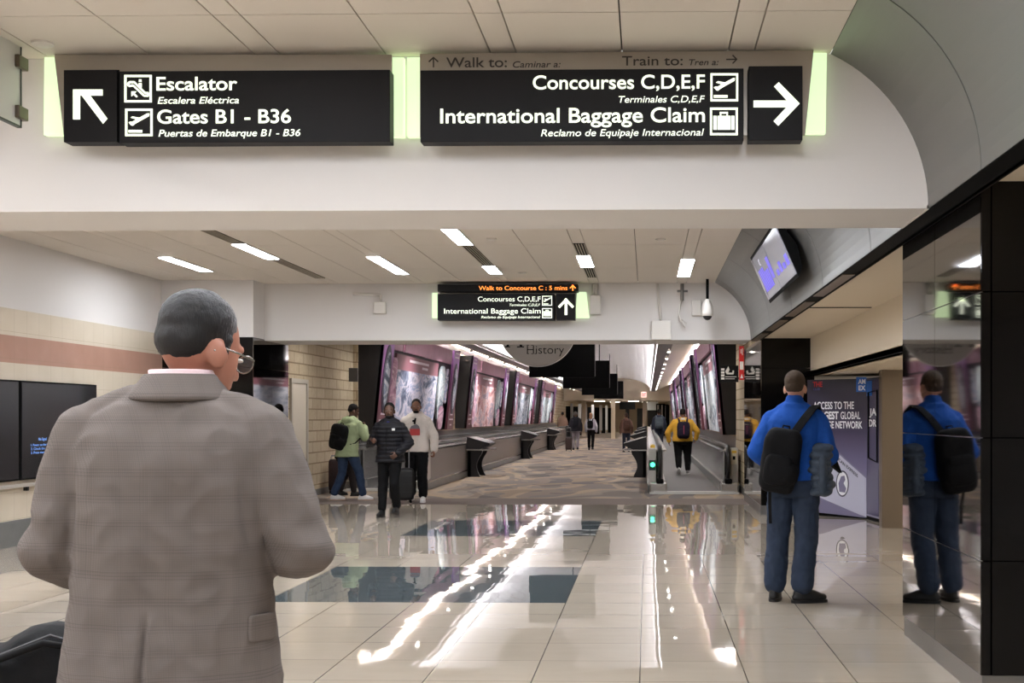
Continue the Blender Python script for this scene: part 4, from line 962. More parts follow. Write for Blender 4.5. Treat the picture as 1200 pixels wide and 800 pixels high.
# ------------------------------------------------------------------ people
def cloth(name, rgb, rough=.85, fuzz=.12, fs=30, bump=.15, bs=120):
    m = mat(name, rgb, rough, fuzz=fuzz, fs=fs, bump=bump, bs=bs); m.node_tree.nodes['Principled BSDF'].inputs['Specular IOR Level'].default_value = .2; return m
def skinmat(name, rgb):
    m = mat(name, rgb, .55, fuzz=.08, fs=25); return m
TR = [(.86, .176, .116), (.96, .172, .114), (1.06, .158, .106), (1.18, .166, .112), (1.30, .180, .118), (1.38, .182, .112), (1.435, .150, .092), (1.475, .085, .07), (1.51, .060, .060)]
def V3(p): return Vector(p)
class Person:
    def __init__(s, label, loc, rot, H=1.75, girth=1.0, lean=(0, 0), J=None, skin=None, hair=(20, 18, 18), voxel=.008, head=(0, 0, 0), group=None, hand=None, face=True):
        s.t = thing('person', label, 'person', loc, rot, group); s.k = H / 1.75; s.g = girth; s.lean = lean; s.vx = voxel; s.skin = skin; s.head = head
        d = dict(hipL=(-.09, 0, .92), hipR=(.09, 0, .92), kneL=(-.10, .01, .50), kneR=(.10, .01, .50), ankL=(-.10, -.02, .085), ankR=(.10, -.02, .085),
                 toeL=(-.1, 1, 0), toeR=(.1, 1, 0), elbL=(-.25, -.03, 1.13), elbR=(.25, -.03, 1.13), wriL=(-.26, .06, .88), wriR=(.26, .06, .88), palL=(1, 0, 0), palR=(-1, 0, 0), curl=.5, tiltL=0, tiltR=0)
        d.update(J or {}); s.J = {k: (V3(v) if isinstance(v, tuple) else v) for k, v in d.items()}
        for S in 'LR': s.J['sho' + S] = s.off(1.38) + Vector(((-.168 if S == 'L' else .168) * (1 + (girth - 1) * .6), -.005, 1.378))
        s.hairrgb = hair; s.face = face
        s.body()
    def off(s, z):
        f = max(0, (z - .95) / .5); return Vector((s.lean[0] * f, s.lean[1] * f, 0))
    def fin(s, bm): bmesh.ops.scale(bm, verts=bm.verts, vec=(s.k, s.k, s.k)); return bm
    def HM(s):
        neck = s.off(1.5) + Vector((0, .005, 1.52))
        return Matrix.Translation(neck) @ Euler((s.head[1], s.head[2], s.head[0]), 'ZXY' if False else 'XYZ').to_matrix().to_4x4()
    def torso(s, bm, add, hem=None, belly=0.0, n=20, flare=0.0, rings=None, top=1.52):
        rr = [r for r in (rings or TR) if r[0] <= top]
        if hem is not None:
            rr = [(hem, rr[0][1] + flare, rr[0][2] + flare * .7)] + [r for r in rr if r[0] > hem + .03]
        R = []
        for z, rx, ry in rr:
            g = s.g if z < 1.43 else 1 + (s.g - 1) * .4
            by = belly * math.exp(-((z - 1.08) / .14) ** 2)
            o = s.off(z); ring = []
            for i in range(n):
                a = 2 * pi * i / n; ca, sa = cos(a), sin(a)
                x = (rx * g + add) * math.copysign(abs(ca) ** .85, ca); y = (ry * g + add) * math.copysign(abs(sa) ** .85, sa)
                if sa > 0: y += by * sa
                ring.append(Vector((x + o.x, y + o.y - .01, z)))
            R.append(ring)
        loft(bm, R)
    def handmesh(s, bm, S):
        J = s.J; w = J['wri' + S]; d = (w - J['elb' + S]).normalized(); n = J['pal' + S]; n = (n - d * n.dot(d)).normalized(); t = d.cross(n); sg = J.get('thumb' + S, None)
        sgn = 1 if t.dot(Vector((0, 1, .4))) > 0 else -1
        if sg is not None and not isinstance(sg, Vector): sgn = sg
        tl = J['tilt' + S]
        if tl: d = (d * cos(tl) + n * sin(tl)).normalized(); n = (n - d * n.dot(d)).normalized()
        M = Matrix((t, d, n)).transposed()
        superquad(bm, w + d * .045, (.040, .052, .017), .8, .8, M, 8, 12)
        c = J['curl']
        for i, (o, L) in enumerate(((.030, .068), (.010, .078), (-.010, .073), (-.030, .058))):
            p = w + d * .088 + t * o * sgn; a = 0; r = .0088
            for q, f in enumerate((.45, .32, .26)):
                a += c * (.75 if q == 0 else 1.0); dd = d * cos(a) + n * sin(a); p2 = p + dd * L * f; capsule(bm, p, p2, r, r * .93, 8); p = p2; r *= .93
        p = w + d * .03 + t * .034 * sgn; dd = (d * .65 + t * sgn * .62 + n * .3).normalized(); p2 = p + dd * .035; capsule(bm, p, p2, .0115, .010, 8)
        dd = (d * .85 + t * sgn * .2 + n * (.25 + .4 * c)).normalized(); capsule(bm, p2, p2 + dd * .032, .010, .008, 8)
    def body(s):
        J = s.J; bm = NB(); s.torso(bm, 0)
        neck = s.off(1.48) + Vector((0, -.01, 1.46)); HM = s.HM()
        hp = lambda x, y, z: HM @ Vector((x, y, z))
        capsule(bm, neck, hp(0, .005, .06), .060, .054, 16)
        R3 = HM.to_3x3()
        superquad(bm, hp(0, -.005, .135), (.074, .096, .098), 1, 1, R3, 14, 24)       # skull
        superquad(bm, hp(0, .030, .085), (.062, .068, .092), .95, .9, R3, 14, 24)       # face
        superquad(bm, hp(0, .052, .030), (.040, .040, .030), 1, .9, R3, 8, 14)          # chin
        capsule(bm, hp(0, .092, .118), hp(0, .112, .078), .009, .013, 8)                # nose
        capsule(bm, hp(-.012, .10, .074), hp(.012, .10, .074), .009, .009, 8)
        capsule(bm, hp(-.04, .083, .135), hp(.04, .083, .135), .010, .010, 8)           # brow
        capsule(bm, hp(-.022, .088, .048), hp(.022, .088, .048), .008, .008, 8)         # lips
        for q in (-1, 1): superquad(bm, hp(q * .079, -.005, .098), (.011, .024, .034), 1, 1, R3 @ Euler((.2, 0, q * -.35)).to_matrix(), 8, 12)
        for S in 'LR':
            capsule(bm, J['sho' + S], J['elb' + S], .052 * s.g, .040); capsule(bm, J['elb' + S], J['wri' + S], .041, .027); s.handmesh(bm, S)
            capsule(bm, J['hip' + S], J['kne' + S], .085 * s.g, .056); capsule(bm, J['kne' + S], J['ank' + S], .056, .038)
            a = J['ank' + S]; f = J['toe' + S].normalized(); capsule(bm, a + Vector((0, 0, -.04)) - f * .03, a + Vector((0, 0, -.055)) + f * .14, .032, .025)
        soft('body', s.fin(bm), s.skin, s.t, s.vx, 2)
        if s.face:
            dk = mat('eye_dark', (30, 22, 18), .3); wh = mat('eye_white', (226, 220, 212), .3)
            for q in (-1, 1):
                bm = NB(); superquad(bm, hp(q * .030, .0915, .112), (.012, .009, .0048), 1, 1, R3, 8, 12); e = obj('eye', s.fin(bm), wh, s.t, smooth=True)
                bm = NB(); superquad(bm, hp(q * .030, .0985, .112), (.0055, .004, .0055), 1, 1, R3, 6, 10); obj('iris', s.fin(bm), dk, e, smooth=True)
    def hair(s, m=None, kind='short', beard=False):
        HM = s.HM(); R3 = HM.to_3x3(); hp = lambda x, y, z: HM @ Vector((x, y, z)); bm = NB()
        m = m or cloth('hair_%d_%d_%d' % tuple(s.hairrgb), s.hairrgb, .7, .35, 90, .5, 300)
        superquad(bm, hp(0, -.018, .163), (.079, .092, .084), 1, 1, R3, 16, 28)
        superquad(bm, hp(0, -.043, .126), (.073, .064, .062), 1, 1, R3, 14, 24)
        if kind == 'short':
            for q in (-1, 1): capsule(bm, hp(q * .070, .02, .145), hp(q * .071, .022, .10), .010, .006, 8)
        if kind == 'long':
            superquad(bm, hp(0, -.075, .02), (.085, .04, .15), 1, 1, R3, 12, 20)
        if kind == 'bun':
            superquad(bm, hp(0, -.09, .23), (.04, .04, .04), 1, 1, R3, 8, 12)
        soft('hair', s.fin(bm), m, s.t, max(.006, s.vx * .8), 2, wr=(.002, 60, 60, 60))
        if beard:
            bm = NB(); superquad(bm, hp(0, .058, .026), (.046, .042, .034), 1, .9, R3, 8, 16)
            for q in (-1, 1): capsule(bm, hp(q * .055, .045, .04), hp(q * .066, .02, .09), .012, .008, 8)
            capsule(bm, hp(-.022, .100, .062), hp(.022, .100, .062), .006, .006, 8)
            soft('beard', s.fin(bm), m, s.t, max(.006, s.vx * .8), 2)
    def top(s, name, m, hem=.86, add=.022, belly=0, sleeve=.016, cuff=1.0, wr=(.010, 9, 9, 7), collar=0, flare=.01, rings=None, vx=None, sm=4, extra=None, label=None):
        J = s.J; bm = NB(); s.torso(bm, add, hem, belly, 28, flare, rings)
        for S in 'LR':
            sh = J['sho' + S]; e = J['elb' + S]; w = J['wri' + S]; w2 = e.lerp(w, cuff)
            capsule(bm, sh, e, .058 * (1 + (s.g - 1) * .6) + sleeve, .050 + sleeve, 16); capsule(bm, e, w2, .050 + sleeve, .036 + sleeve, 16)
        for q in (-1, 1):
            o = s.off(1.45); capsule(bm, o + Vector((q * .045, -.012, 1.475)), s.J['sho' + 'LR'[q > 0]] + Vector((-q * .005, 0, .012)), .048 + add * .5, .046 + sleeve, 14)
        if collar:
            o = s.off(1.5); nk = o + Vector((0, -.008, 1.475)); capsule(bm, nk, nk + Vector((0, .004, collar)), .072, .070, 18)
        if extra: extra(s, bm)
        return soft(name, s.fin(bm), m, s.t, (vx or s.vx) * 1.1, sm, wr, label)
    def pants(s, m, add=.016, top=.98, wr=(.008, 10, 10, 6), cuff=.055, knee=.06, name='trousers'):
        J = s.J; bm = NB(); s.torso(bm, add - .004, .80, 0, 24, -.02, [r for r in TR if r[0] < top + .02])
        for S in 'LR':
            a = J['ank' + S]
            capsule(bm, J['hip' + S] + Vector((0, 0, -.03)), J['kne' + S], .088 * (1 + (s.g - 1) * .8) + add, knee + add, 16); capsule(bm, J['kne' + S], a + Vector((0, 0, .055)), knee + add, cuff + add * .6, 16)
        soft(name, s.fin(bm), m, s.t, s.vx * 1.1, 4, wr)
    def shoes(s, m, sole=None, high=False):
        for S in 'LR':
            a = s.J['ank' + S]; f = s.J['toe' + S].normalized(); side = Vector((0, 0, 1)).cross(f).normalized(); up = f.cross(side) * -1 if False else side.cross(f) * -1
            up = Vector((0, 0, 1)); up = (up - f * up.dot(f)).normalized()
            M = Matrix((side, f, up)).transposed(); bm = NB()
            c = a - up * .045
            superquad(bm, c + f * .055, (.046, .140, .036), .7, .75, M, 10, 20); superquad(bm, c + f * .0 + up * .028, (.043, .075, .048), .9, .9, M, 10, 18); capsule(bm, c + f * .02 + up * .04, c + f * .12 + up * .008, .04, .034)
            o = soft('shoe', s.fin(bm), m, s.t, .007, 2)
            bm = NB(); pts = []
            for i in range(20):
                b = 2 * pi * i / 20; pts.append(c - up * .040 + f * (.055 + .145 * math.copysign(abs(sin(b)) ** .8, sin(b))) + side * .049 * math.copysign(abs(cos(b)) ** .8, cos(b)))
            prism(bm, pts, up * .022); obj('sole', s.fin(bm), sole or m, o)
    def W(s, p): return s.t.matrix_basis @ (Vector(p) * s.k)

SK_light = skinmat('skin_light', (206, 150, 124)); SK_dark = skinmat('skin_brown', (88, 58, 43)); SK_tan = skinmat('skin_tan', (124, 84, 64))
def at(px, py): v = flo(px, py); return (v.x, v.y, 0)
M_blackc = cloth('black_cloth', (13, 12, 13)); M_jean = cloth('blue_denim', (48, 58, 76), fuzz=.3, fs=14); M_jean2 = cloth('mid_blue_denim', (48, 62, 86), fuzz=.3, fs=14)
M_blkshoe = mat('black_shoe', (12, 11, 12), .55); M_whshoe = mat('white_shoe', (222, 218, 214), .5)

def backpack(label, person, c, size, m, yaw=0, straps=(), group=None, detail=True, m2=None, roll=0):
    """c = centre of the pack in the wearer's frame (their back faces -y)"""
    k = person.k; w, d, h = size
    wp = person.W(c); base = wp - Vector((0, 0, h / 2))
    t = thing('backpack', label, 'backpack', base, person.t.rotation_euler.z + yaw, group)
    R = Euler((0, roll, 0)).to_matrix()
    bm = NB(); superquad(bm, (0, 0, h / 2), (w / 2, d / 2, h / 2), .45, .5, R, 14, 28); superquad(bm, R @ Vector((0, -.02, h * .10)) + Vector((0, 0, h * .22)), (w * .46, d * .62, h * .2), .6, .6, R, 12, 24)
    soft('bag_body', bm, m, t, .010, 2, wr=(.006, 9, 9, 9))
    bm = NB(); superquad(bm, R @ Vector((0, -d * .42, -h * .14)) + Vector((0, 0, h / 2)), (w * .38, d * .28, h * .24), .5, .5, R, 12, 22); obj('front_pocket', bm, m2 or m, t, smooth=True)
    if detail:
        bm = NB(); tube(bm, [R @ Vector((w * .40 * cos(a), -d * .34, h * .10 + h * .32 * sin(a))) + Vector((0, 0, h / 2)) for a in [i * pi / 10 for i in range(11)]], .005, 6); obj('zip', bm, mat('zip_grey', (70, 68, 70), .4), t)
        bm = NB(); tube(bm, [R @ Vector(p) + Vector((0, 0, h / 2)) for p in ((-.03, d * .2, h * .47), (-.025, d * .2, h * .54), (.025, d * .2, h * .54), (.03, d * .2, h * .47))], .008, 8); obj('grab_handle', bm, m, t)
    inv = (Matrix.Translation(base) @ Matrix.Rotation(person.t.rotation_euler.z + yaw, 4, 'Z')).inverted()
    for pts, side, wd in straps:
        bm = NB(); strap(bm, [inv @ person.W(p) for p in pts], wd, .012, side); obj('shoulder_strap', bm, m, t)
    return t
def torso_strap(sx, g=1.0, add=.04, back=-.16, lean=(0, 0), low=1.05):
    """over one shoulder and back under the arm"""
    o = lambda z: Vector((lean[0] * max(0, (z - .95) / .5), lean[1] * max(0, (z - .95) / .5), 0))
    pts = [(sx * .07, back, 1.34), (sx * .085, -.11, 1.455), (sx * .10, -.03, 1.49), (sx * .11, .06, 1.465), (sx * .12, .125 * g + add, 1.36), (sx * .14, .135 * g + add, 1.25), (sx * .19 * g, .06, 1.13), (sx * .175 * g, -.06, low), (sx * .13, back + .02, low - .02)]
    return [tuple(Vector(p) + o(p[2])) for p in pts]

# --- man in the blue fleece, standing on the right
P1 = Person('person in a blue fleece and jeans standing right of centre beside the polished pier', at(931, 704), radians(-14), 1.86, 1.06, (0.0, .02),
            dict(kneL=(-.13, .03, .50), ankL=(-.15, -.02, .085), kneR=(.09, .0, .50), ankR=(.07, -.07, .085), toeL=(-.05, 1, 0), toeR=(.85, .45, 0), hipL=(-.095, 0, .92), hipR=(.085, 0, .92),
                 elbL=(-.285, -.05, 1.14), wriL=(-.20, .18, 1.04), elbR=(.27, -.05, 1.12), wriR=(.22, .20, 1.07), palL=(0, 0, 1), palR=(0, 0, 1), curl=.8),
            SK_light, (74, 60, 48), .0075, (radians(-4), radians(-4), 0))
P1.hair(kind='short'); M_fleece = cloth('blue_fleece', (30, 78, 160), .9, .15, 60)
P1.top('fleece', M_fleece, .93, .024, .02, .020, .97, (.010, 8, 8, 6), .045)
P1.pants(M_jean, .018, 1.0, (.011, 9, 9, 8), .074, .068); P1.shoes(M_blkshoe)
M_pack = cloth('pack_black', (13, 12, 14), .75)
k = P1.k
backpack('black backpack slung on the back of the person in the blue fleece', P1, (-.075, -.225, 1.08), (.30, .17, .52), M_pack, 0, [([(.02, -.20, 1.28), (.10, -.155, 1.40), (.15, -.08, 1.475), (.165, .0, 1.495), (.17, .08, 1.45), (.18, .15, 1.36), (.20, .17, 1.22)], (1, 0, 0), .065), ([(-.16, -.19, .9), (-.17, -.13, .74), (-.165, -.125, .60)], (1, 0, 0), .025)], roll=radians(9))
b = P1.W((.215, -.085, .79)); t = thing('puffer_jacket', 'grey blue puffer jacket folded over the right arm of the person in blue', 'jacket', b, P1.t.rotation_euler.z)
bm = NB()
for i in range(7):
    z = .06 + i * .058; wd = .105 - .004 * abs(i - 3); superquad(bm, (.012 * sin(i * 1.3), 0, z), (.088 + .008 * (i % 2), wd + .02, .040), .9, .8, None, 10, 20)
soft('shell', bm, cloth('puffer_slate', (66, 76, 90), .6, .15, 20), t, .009, 1, wr=(.010, 11, 11, 16))
bm = NB(); superquad(bm, (.02, -.09, .20), (.035, .05, .17), .9, .9, None, 10, 16); soft('hanging_sleeve', bm, cloth('puffer_slate', (66, 76, 90)), t, .009, 1, wr=(.008, 14, 14, 20))
bm = NB(); prism(bm, [(.03, .10, .30), (.12, .22, .22), (.14, .25, .20), (.10, .16, .33), (.04, .10, .36)], (-.03, .01, 0)); obj('collar_flap', bm, M_blackc, t)

# --- man in the black puffer walking towards us
P2 = Person('person in a black quilted jacket with a raised right hand walking towards the camera', at(457, 605), radians(176), 1.70, 1.05, (0, .02),
            dict(kneL=(-.10, .13, .52), ankL=(-.11, .02, .12), toeL=(0, 1, .25), kneR=(.10, .03, .50), ankR=(.10, .08, .085), elbR=(.29, -.02, 1.14), wriR=(.21, .22, 1.16), elbL=(-.30, -.02, 1.14), wriL=(-.17, .22, .98),
                 palR=(-.4, -.6, .6), palL=(.5, -.6, 0), curl=1.1), SK_dark, (20, 18, 18), .008, (radians(8), 0, 0))
P2.J['ankL'] = P2.J['ankL']
P2.hair(beard=True); M_puff = cloth('black_puffer', (24, 23, 27), .5, .15, 20, .1)
ob = P2.top('puffer_jacket', M_puff, .84, .034, 0, .024, .93, (.003, 12, 12, 12), .055, .012)
PENDING[-1] = (ob, (.004, 12, 12, 12), lambda p: .009 * abs(sin(p.z * pi / .062)) - .004)
P2.pants(M_blackc, .014, 1.0); P2.shoes(M_blkshoe)
bm = NB(); o = Vector((0, .02, 0)); superquad(bm, (0, .075, 1.43), (.065, .06, .06), 1, 1, None, 10, 16); obj('blue_collar', P2.fin(bm), cloth('navy_shirt', (44, 46, 110)), P2.t, smooth=True)
bm = NB(); bx(bm, -.125, -.075, .168, .178, 1.33, 1.365); obj('white_chest_logo', P2.fin(bm), M_print_w, P2.t, bevel=.006)
bm = NB(); tube(bm, [(.0, .172, 1.38), (.005, .182, 1.2), (.01, .185, .95)], .006, 6); obj('front_zip', P2.fin(bm), M_black, P2.t)
# --- man in the white hoodie
P3 = Person('bearded person in a white hoodie with a red chest print walking behind the black jacket', at(488, 588), radians(182), 1.80, 1.08, (0, .02),
            dict(kneL=(-.11, .10, .51), ankL=(-.12, .06, .085), kneR=(.10, -.02, .50), ankR=(.10, -.12, .11), elbL=(-.30, -.03, 1.12), wriL=(-.31, .08, .88), elbR=(.29, -.02, 1.12), wriR=(.22, .16, .98), palL=(1, -.2, 0), palR=(-1, 0, 0), curl=1.0), SK_tan, (22, 19, 18), .009, (radians(6), 0, 0))
P3.hair(beard=True); M_hood = cloth('white_hoodie', (216, 206, 198), .9, .06)
def hood(s, bm):
    o = s.off(1.45); superquad(bm, o + Vector((0, -.07, 1.47)), (.13, .085, .085), .9, .9, None, 10, 18); superquad(bm, o + Vector((0, .05, 1.45)), (.105, .08, .05), 1, 1, None, 10, 18)
P3.top('hoodie', M_hood, .86, .036, .02, .028, .93, (.010, 8, 8, 8), 0, .0, extra=hood)
P3.pants(M_blackc, .022, .98, (.012, 8, 8, 8), .062, .07); P3.shoes(M_whshoe)
bm = NB(); prism(bm, [(-.085, .178, 1.14), (.085, .178, 1.14), (.085, .182, 1.25), (-.085, .182, 1.25)], (0, .012, 0)); obj('red_print', P3.fin(bm), mat('red_print', (176, 50, 50), .6), P3.t)
bm = NB(); prism(bm, [(-.085, .18, 1.25), (.085, .18, 1.25), (.06, .184, 1.30), (-.03, .186, 1.33), (-.07, .184, 1.30)], (0, .012, 0)); obj('grey_print', P3.fin(bm), mat('grey_print', (110, 104, 110), .6), P3.t)
bm = NB(); tube(bm, [(-.01, .178, 1.43), (0, .195, 1.38), (.0, .2, 1.33)], .016, 8); superquad(bm, (.01, .2, 1.385), (.035, .012, .02), 1, 1, None, 8, 12); obj('sunglasses', P3.fin(bm), M_black, P3.t)
# rolling suitcase between them
def suitcase(label, loc, rot, size, m, handle=.5, hy=0):
    w, d, h = size; t = thing('suitcase', label, 'suitcase', loc, rot)
    bm = NB(); superquad(bm, (0, 0, .05 + h / 2), (w / 2, d / 2, h / 2), .25, .3, None, 14, 28); obj('shell', bm, m, t, smooth=True)
    bm = NB()
    for s_ in (-1, 1): bx(bm, s_ * w * .3 - .008, s_ * w * .3 + .008, hy - .01, hy + .01, h, h + handle)
    bx(bm, -w * .3, w * .3, hy - .012, hy + .012, h + handle, h + handle + .03); obj('pull_handle', bm, M_steel, t)
    for x in (-1, 1):
        for y in (-1, 1):
            bm = NB(); tube(bm, [(x * w * .36 - .012, y * d * .3, .028), (x * w * .36 + .012, y * d * .3, .028)], .028, 12); obj('wheel', bm, M_black, t)
    bm = NB(); 
    for z in (.25, .5, .75): bx(bm, -w * .42, w * .42, -d / 2 - .006, -d / 2 + .01, .05 + h * z - .006, .05 + h * z + .006)
    obj('ribs', bm, m, t)
    return t
v = flo(468, 589); suitcase('black rolling suitcase between the black jacket and the white hoodie walkers', (v.x + .05, v.y - .05, 0), .3, (.42, .26, .56), mat('case_black', (14, 13, 14), .45), .36)
# --- green hoodie, walking to the right with a backpack
P4 = Person('person in a pale green hoodie and jeans walking to the right by the stone wall', at(407, 586.5), radians(-24), 1.72, 1.04, (0.0, .10),
            dict(hipL=(-.09, .0, .92), kneL=(-.13, .02, .50), ankL=(-.21, -.10, .09), kneR=(.16, .13, .53), ankR=(.23, .15, .085), toeR=(.85, .5, .0), toeL=(.75, .6, 0), elbR=(.28, .14, 1.16), wriR=(.16, .30, 1.33), elbL=(-.27, .06, 1.18), wriL=(-.14, .28, 1.18), palR=(-.6, -.4, .3), palL=(1, -.2, .2), curl=1.0), SK_dark, (16, 14, 14), .009, (radians(-38), radians(-20), 0))
P4.hair(); M_gh = cloth('green_hoodie', (158, 170, 132), .9, .08)
def hood4(s, bm):
    o = s.off(1.45); superquad(bm, o + Vector((0, -.085, 1.445)), (.13, .08, .08), .9, .9, None, 10, 18)
P4.top('hoodie', M_gh, .80, .036, 0, .028, .93, (.011, 8, 8, 7), 0, .012, extra=hood4); P4.pants(M_jean2, .016, .98, (.010, 9, 9, 7)); P4.shoes(M_whshoe, mat('sole_tan', (190, 160, 140), .6))
backpack('black backpack on the person in the pale green hoodie', P4, (-.07, -.16, 1.16), (.32, .18, .46), M_pack, 0, [(torso_strap(-1, 1.1, .05, -.14, (0, .10)), (1, 0, 0), .05), (torso_strap(1, 1.1, .05, -.14, (0, .10)), (1, 0, 0), .05)], roll=radians(12))
P5 = Person('person in dark clothes mostly hidden behind the green hoodie walker', (P(402, 568, 24.0).x, 24.0, 0), radians(-50), 1.45, 1.0, (0, .06),
            dict(kneL=(-.10, .10, .50), ankL=(-.10, -.02, .10), kneR=(.09, .16, .52), ankR=(.10, .22, .085), elbL=(-.26, 0, 1.13), elbR=(.26, .0, 1.13)), SK_dark, (16, 14, 14), .011, (radians(-20), radians(-15), 0), face=False)
P5.hair(); P5.top('jacket', M_blackc, .86, .03, 0, .02, .95, (.008, 8, 8, 8)); P5.pants(cloth('dark_brown_cloth', (40, 34, 34)), .02); P5.shoes(M_blkshoe)
v = flo(388, 579); suitcase('dark rolling suitcase half hidden behind the legs of the green hoodie walker', (v.x, v.y + .3, 0), .2, (.24, .22, .62), mat('case_dark_red', (44, 20, 22), .5), .1)

# --- walkers far along the corridor
FAR = 'people walking far along the corridor'
P6 = Person('heavy person in a yellow sweater on the right moving walkway', (flo(800, 556).x, 33.1, .02), radians(3), 1.68, 1.42, (0, .02),
            dict(hipL=(-.12, 0, .92), hipR=(.12, 0, .92), kneL=(-.12, -.03, .50), ankL=(-.12, -.20, .16), toeL=(0, 1, -.9), kneR=(.13, .03, .5), ankR=(.14, .02, .085), elbL=(-.40, .02, 1.12), wriL=(-.37, .10, .88), elbR=(.40, .02, 1.14), wriR=(.37, .14, .94)), SK_tan, (34, 28, 26), .011, (0, 0, 0), face=False)
P6.hair(); M_yel = cloth('yellow_sweater', (214, 164, 60), .9, .06); P6.top('sweater', M_yel, .88, .028, .03, .022, .93, (.010, 8, 8, 7), .0, 0.0)
bm = NB(); superquad(bm, (0, -.05, 1.46), (.11, .07, .055), 1, 1, None, 8, 16); obj('white_collar', P6.fin(bm), M_hood, P6.t, smooth=True)
P6.pants(M_blackc, .022, .98, (.010, 8, 8, 7), .06, .075); P6.shoes(mat('grey_shoe', (110, 106, 104), .6), M_whshoe)
pk = backpack('dark navy backpack on the person in the yellow sweater', P6, (-.0, -.27, 1.18), (.33, .2, .44), cloth('pack_navy', (34, 26, 42)), 0, [([(-.09, -.20, 1.34), (-.11, -.13, 1.455), (-.12, -.02, 1.50), (-.13, .1, 1.44)], (1, 0, 0), .05), ([(.09, -.20, 1.34), (.11, -.13, 1.455), (.12, -.02, 1.50), (.13, .1, 1.44)], (1, 0, 0), .05)])
bm = NB(); bx(bm, -.01, .005, -.155, -.14, .12, .34); obj('red_stripe', bm, mat('stripe_red', (170, 60, 90), .5), pk)
def far(label, loc, rot, H, g, topm, botm, hair, packm=None, plab='', hem=.86, kind='short', coat=.03, sk=None, stride=.16, psize=(.32, .18, .44)):
    p = Person(label, loc, rot, H, g, (0, .02), dict(kneL=(-.10, .05, .5), ankL=(-.10, stride * .5, .085), kneR=(.10, -.02, .5), ankR=(.10, -stride, .11), elbL=(-.255, -.01, 1.13), elbR=(.255, -.01, 1.13), wriL=(-.25, .06, .88), wriR=(.25, .06, .88)), sk or SK_tan, hair, .013, (0, 0, 0), FAR if False else None, face=False)
    p.hair(kind=kind); p.top('jacket', topm, hem, coat, 0, .02, .95, (.008, 8, 8, 8)); p.pants(botm, .014, .98); p.shoes(M_blkshoe)
    if packm: backpack(plab, p, (0, -.225, 1.2), psize, packm, 0, [([(s_ * .09, -.18, 1.36), (s_ * .11, -.12, 1.455), (s_ * .12, -.02, 1.495), (s_ * .13, .1, 1.43)], (1, 0, 0), .05) for s_ in (-1, 1)], detail=False)
    return p
M_dkgrey = cloth('charcoal_cloth', (52, 52, 58)); M_brown = cloth('brown_jacket', (112, 84, 72)); M_gpant = cloth('grey_trousers', (140, 132, 138)); M_wtop = cloth('white_top', (206, 206, 216)); M_tanj = cloth('tan_jacket', (134, 108, 92)); M_navy = cloth('navy_cloth', (44, 48, 62))
far('person in dark navy clothes ahead of the yellow sweater on the walkway', (.50, 53.5, .02), 0, 1.78, 1.08, M_navy, M_navy, (26, 22, 22), cloth('pack_slate', (70, 78, 86)), 'slate grey backpack on the person ahead on the walkway', psize=(.34, .2, .46))
far('person in a brown jacket and dark trousers walking right of centre, far away', at(734, 529.5), radians(8), 1.64, 1.0, M_brown, M_navy, (60, 40, 34), cloth('pack_brown', (84, 60, 52)), 'brown backpack on the person in the brown jacket', kind='bun')
far('person in grey trousers and a dark jacket walking with a suitcase', at(674.5, 527), radians(0), 1.72, 1.1, M_dkgrey, M_gpant, (120, 112, 106), cloth('pack_dark', (36, 36, 42)), 'dark backpack on the person in grey trousers')
far('person with fair hair in a white top and black leggings', at(692.5, 527), radians(-6), 1.66, .92, M_wtop, M_blackc, (168, 128, 98), M_pack, 'small black backpack on the person in the white top', hem=.96, kind='long', coat=.022, psize=(.26, .14, .36))
far('person in a tan jacket standing on the left walkway behind the far pedestal', (-4.92, 74.5, .02), radians(20), 1.74, 1.05, M_tanj, M_blackc, (40, 32, 30))
v = flo(666.5, 528); suitcase('dark brown upright suitcase beside the person in grey trousers', (v.x, v.y, 0), 0, (.30, .24, .55), mat('case_brown', (58, 42, 40), .5), .45)
# ------------------------------------------------------------------ man in the plaid jacket, nearest to the camera
def plaid():
    m = mat('plaid_wool', (108, 98, 90), .9); t = NT(m); v = t.coord(); x, y, z = t.xyz(v)
    def stripes(c, per, duty): return t.math('LESS_THAN', t.math('FRACT', t.math('DIVIDE', t.math('ADD', c, 10), per)), duty)
    xx = t.math('ADD', x, t.math('MULTIPLY', y, .8))
    hb = t.math('MULTIPLY', stripes(z, .056, .36), stripes(z, .0072, .5)); vb = t.math('MULTIPLY', stripes(xx, .056, .36), stripes(xx, .0072, .5))
    fine = t.math('MULTIPLY', stripes(z, .004, .5), stripes(xx, .004, .5))
    c = t.mixc(t.noise(v, 6, 4), lin((102, 94, 90)), lin((120, 111, 106)))
    c = t.mixc(t.math('MULTIPLY', t.math('MULTIPLY', hb, t.noise(v, 3.0, 2)), .42), c, lin((72, 65, 61))); c = t.mixc(t.math('MULTIPLY', vb, .10), c, lin((76, 69, 65)))
    c = t.mixc(t.math('MULTIPLY', fine, .25), c, lin((150, 140, 130)))
    t.base(c); t.b.inputs['Specular IOR Level'].default_value = .15; t.bump(t.noise(v, 400, 2), .12, .002); return m
def greyhair():
    m = mat('greying_hair', (40, 36, 36), .6); t = NT(m); v = t.coord(); x, y, z = t.xyz(v)
    n = t.noise(t.scale(v, (40, 40, 8)), 6, 4, .7); g = t.math('MULTIPLY_ADD', t.math('ADD', y, t.math('MULTIPLY', x, .4)), 5.0, -.05)
    f = t.math('MULTIPLY', t.math('ADD', n, t.math('MULTIPLY', g, .8)), .95)
    t.base(t.ramp(f, [(.56, lin((18, 15, 16))), (.76, lin((44, 40, 41))), (1.0, lin((140, 136, 136)))])); t.bump(n, .5, .004); return m
M_plaid = plaid()
c0 = P(204, 600, 2.90)
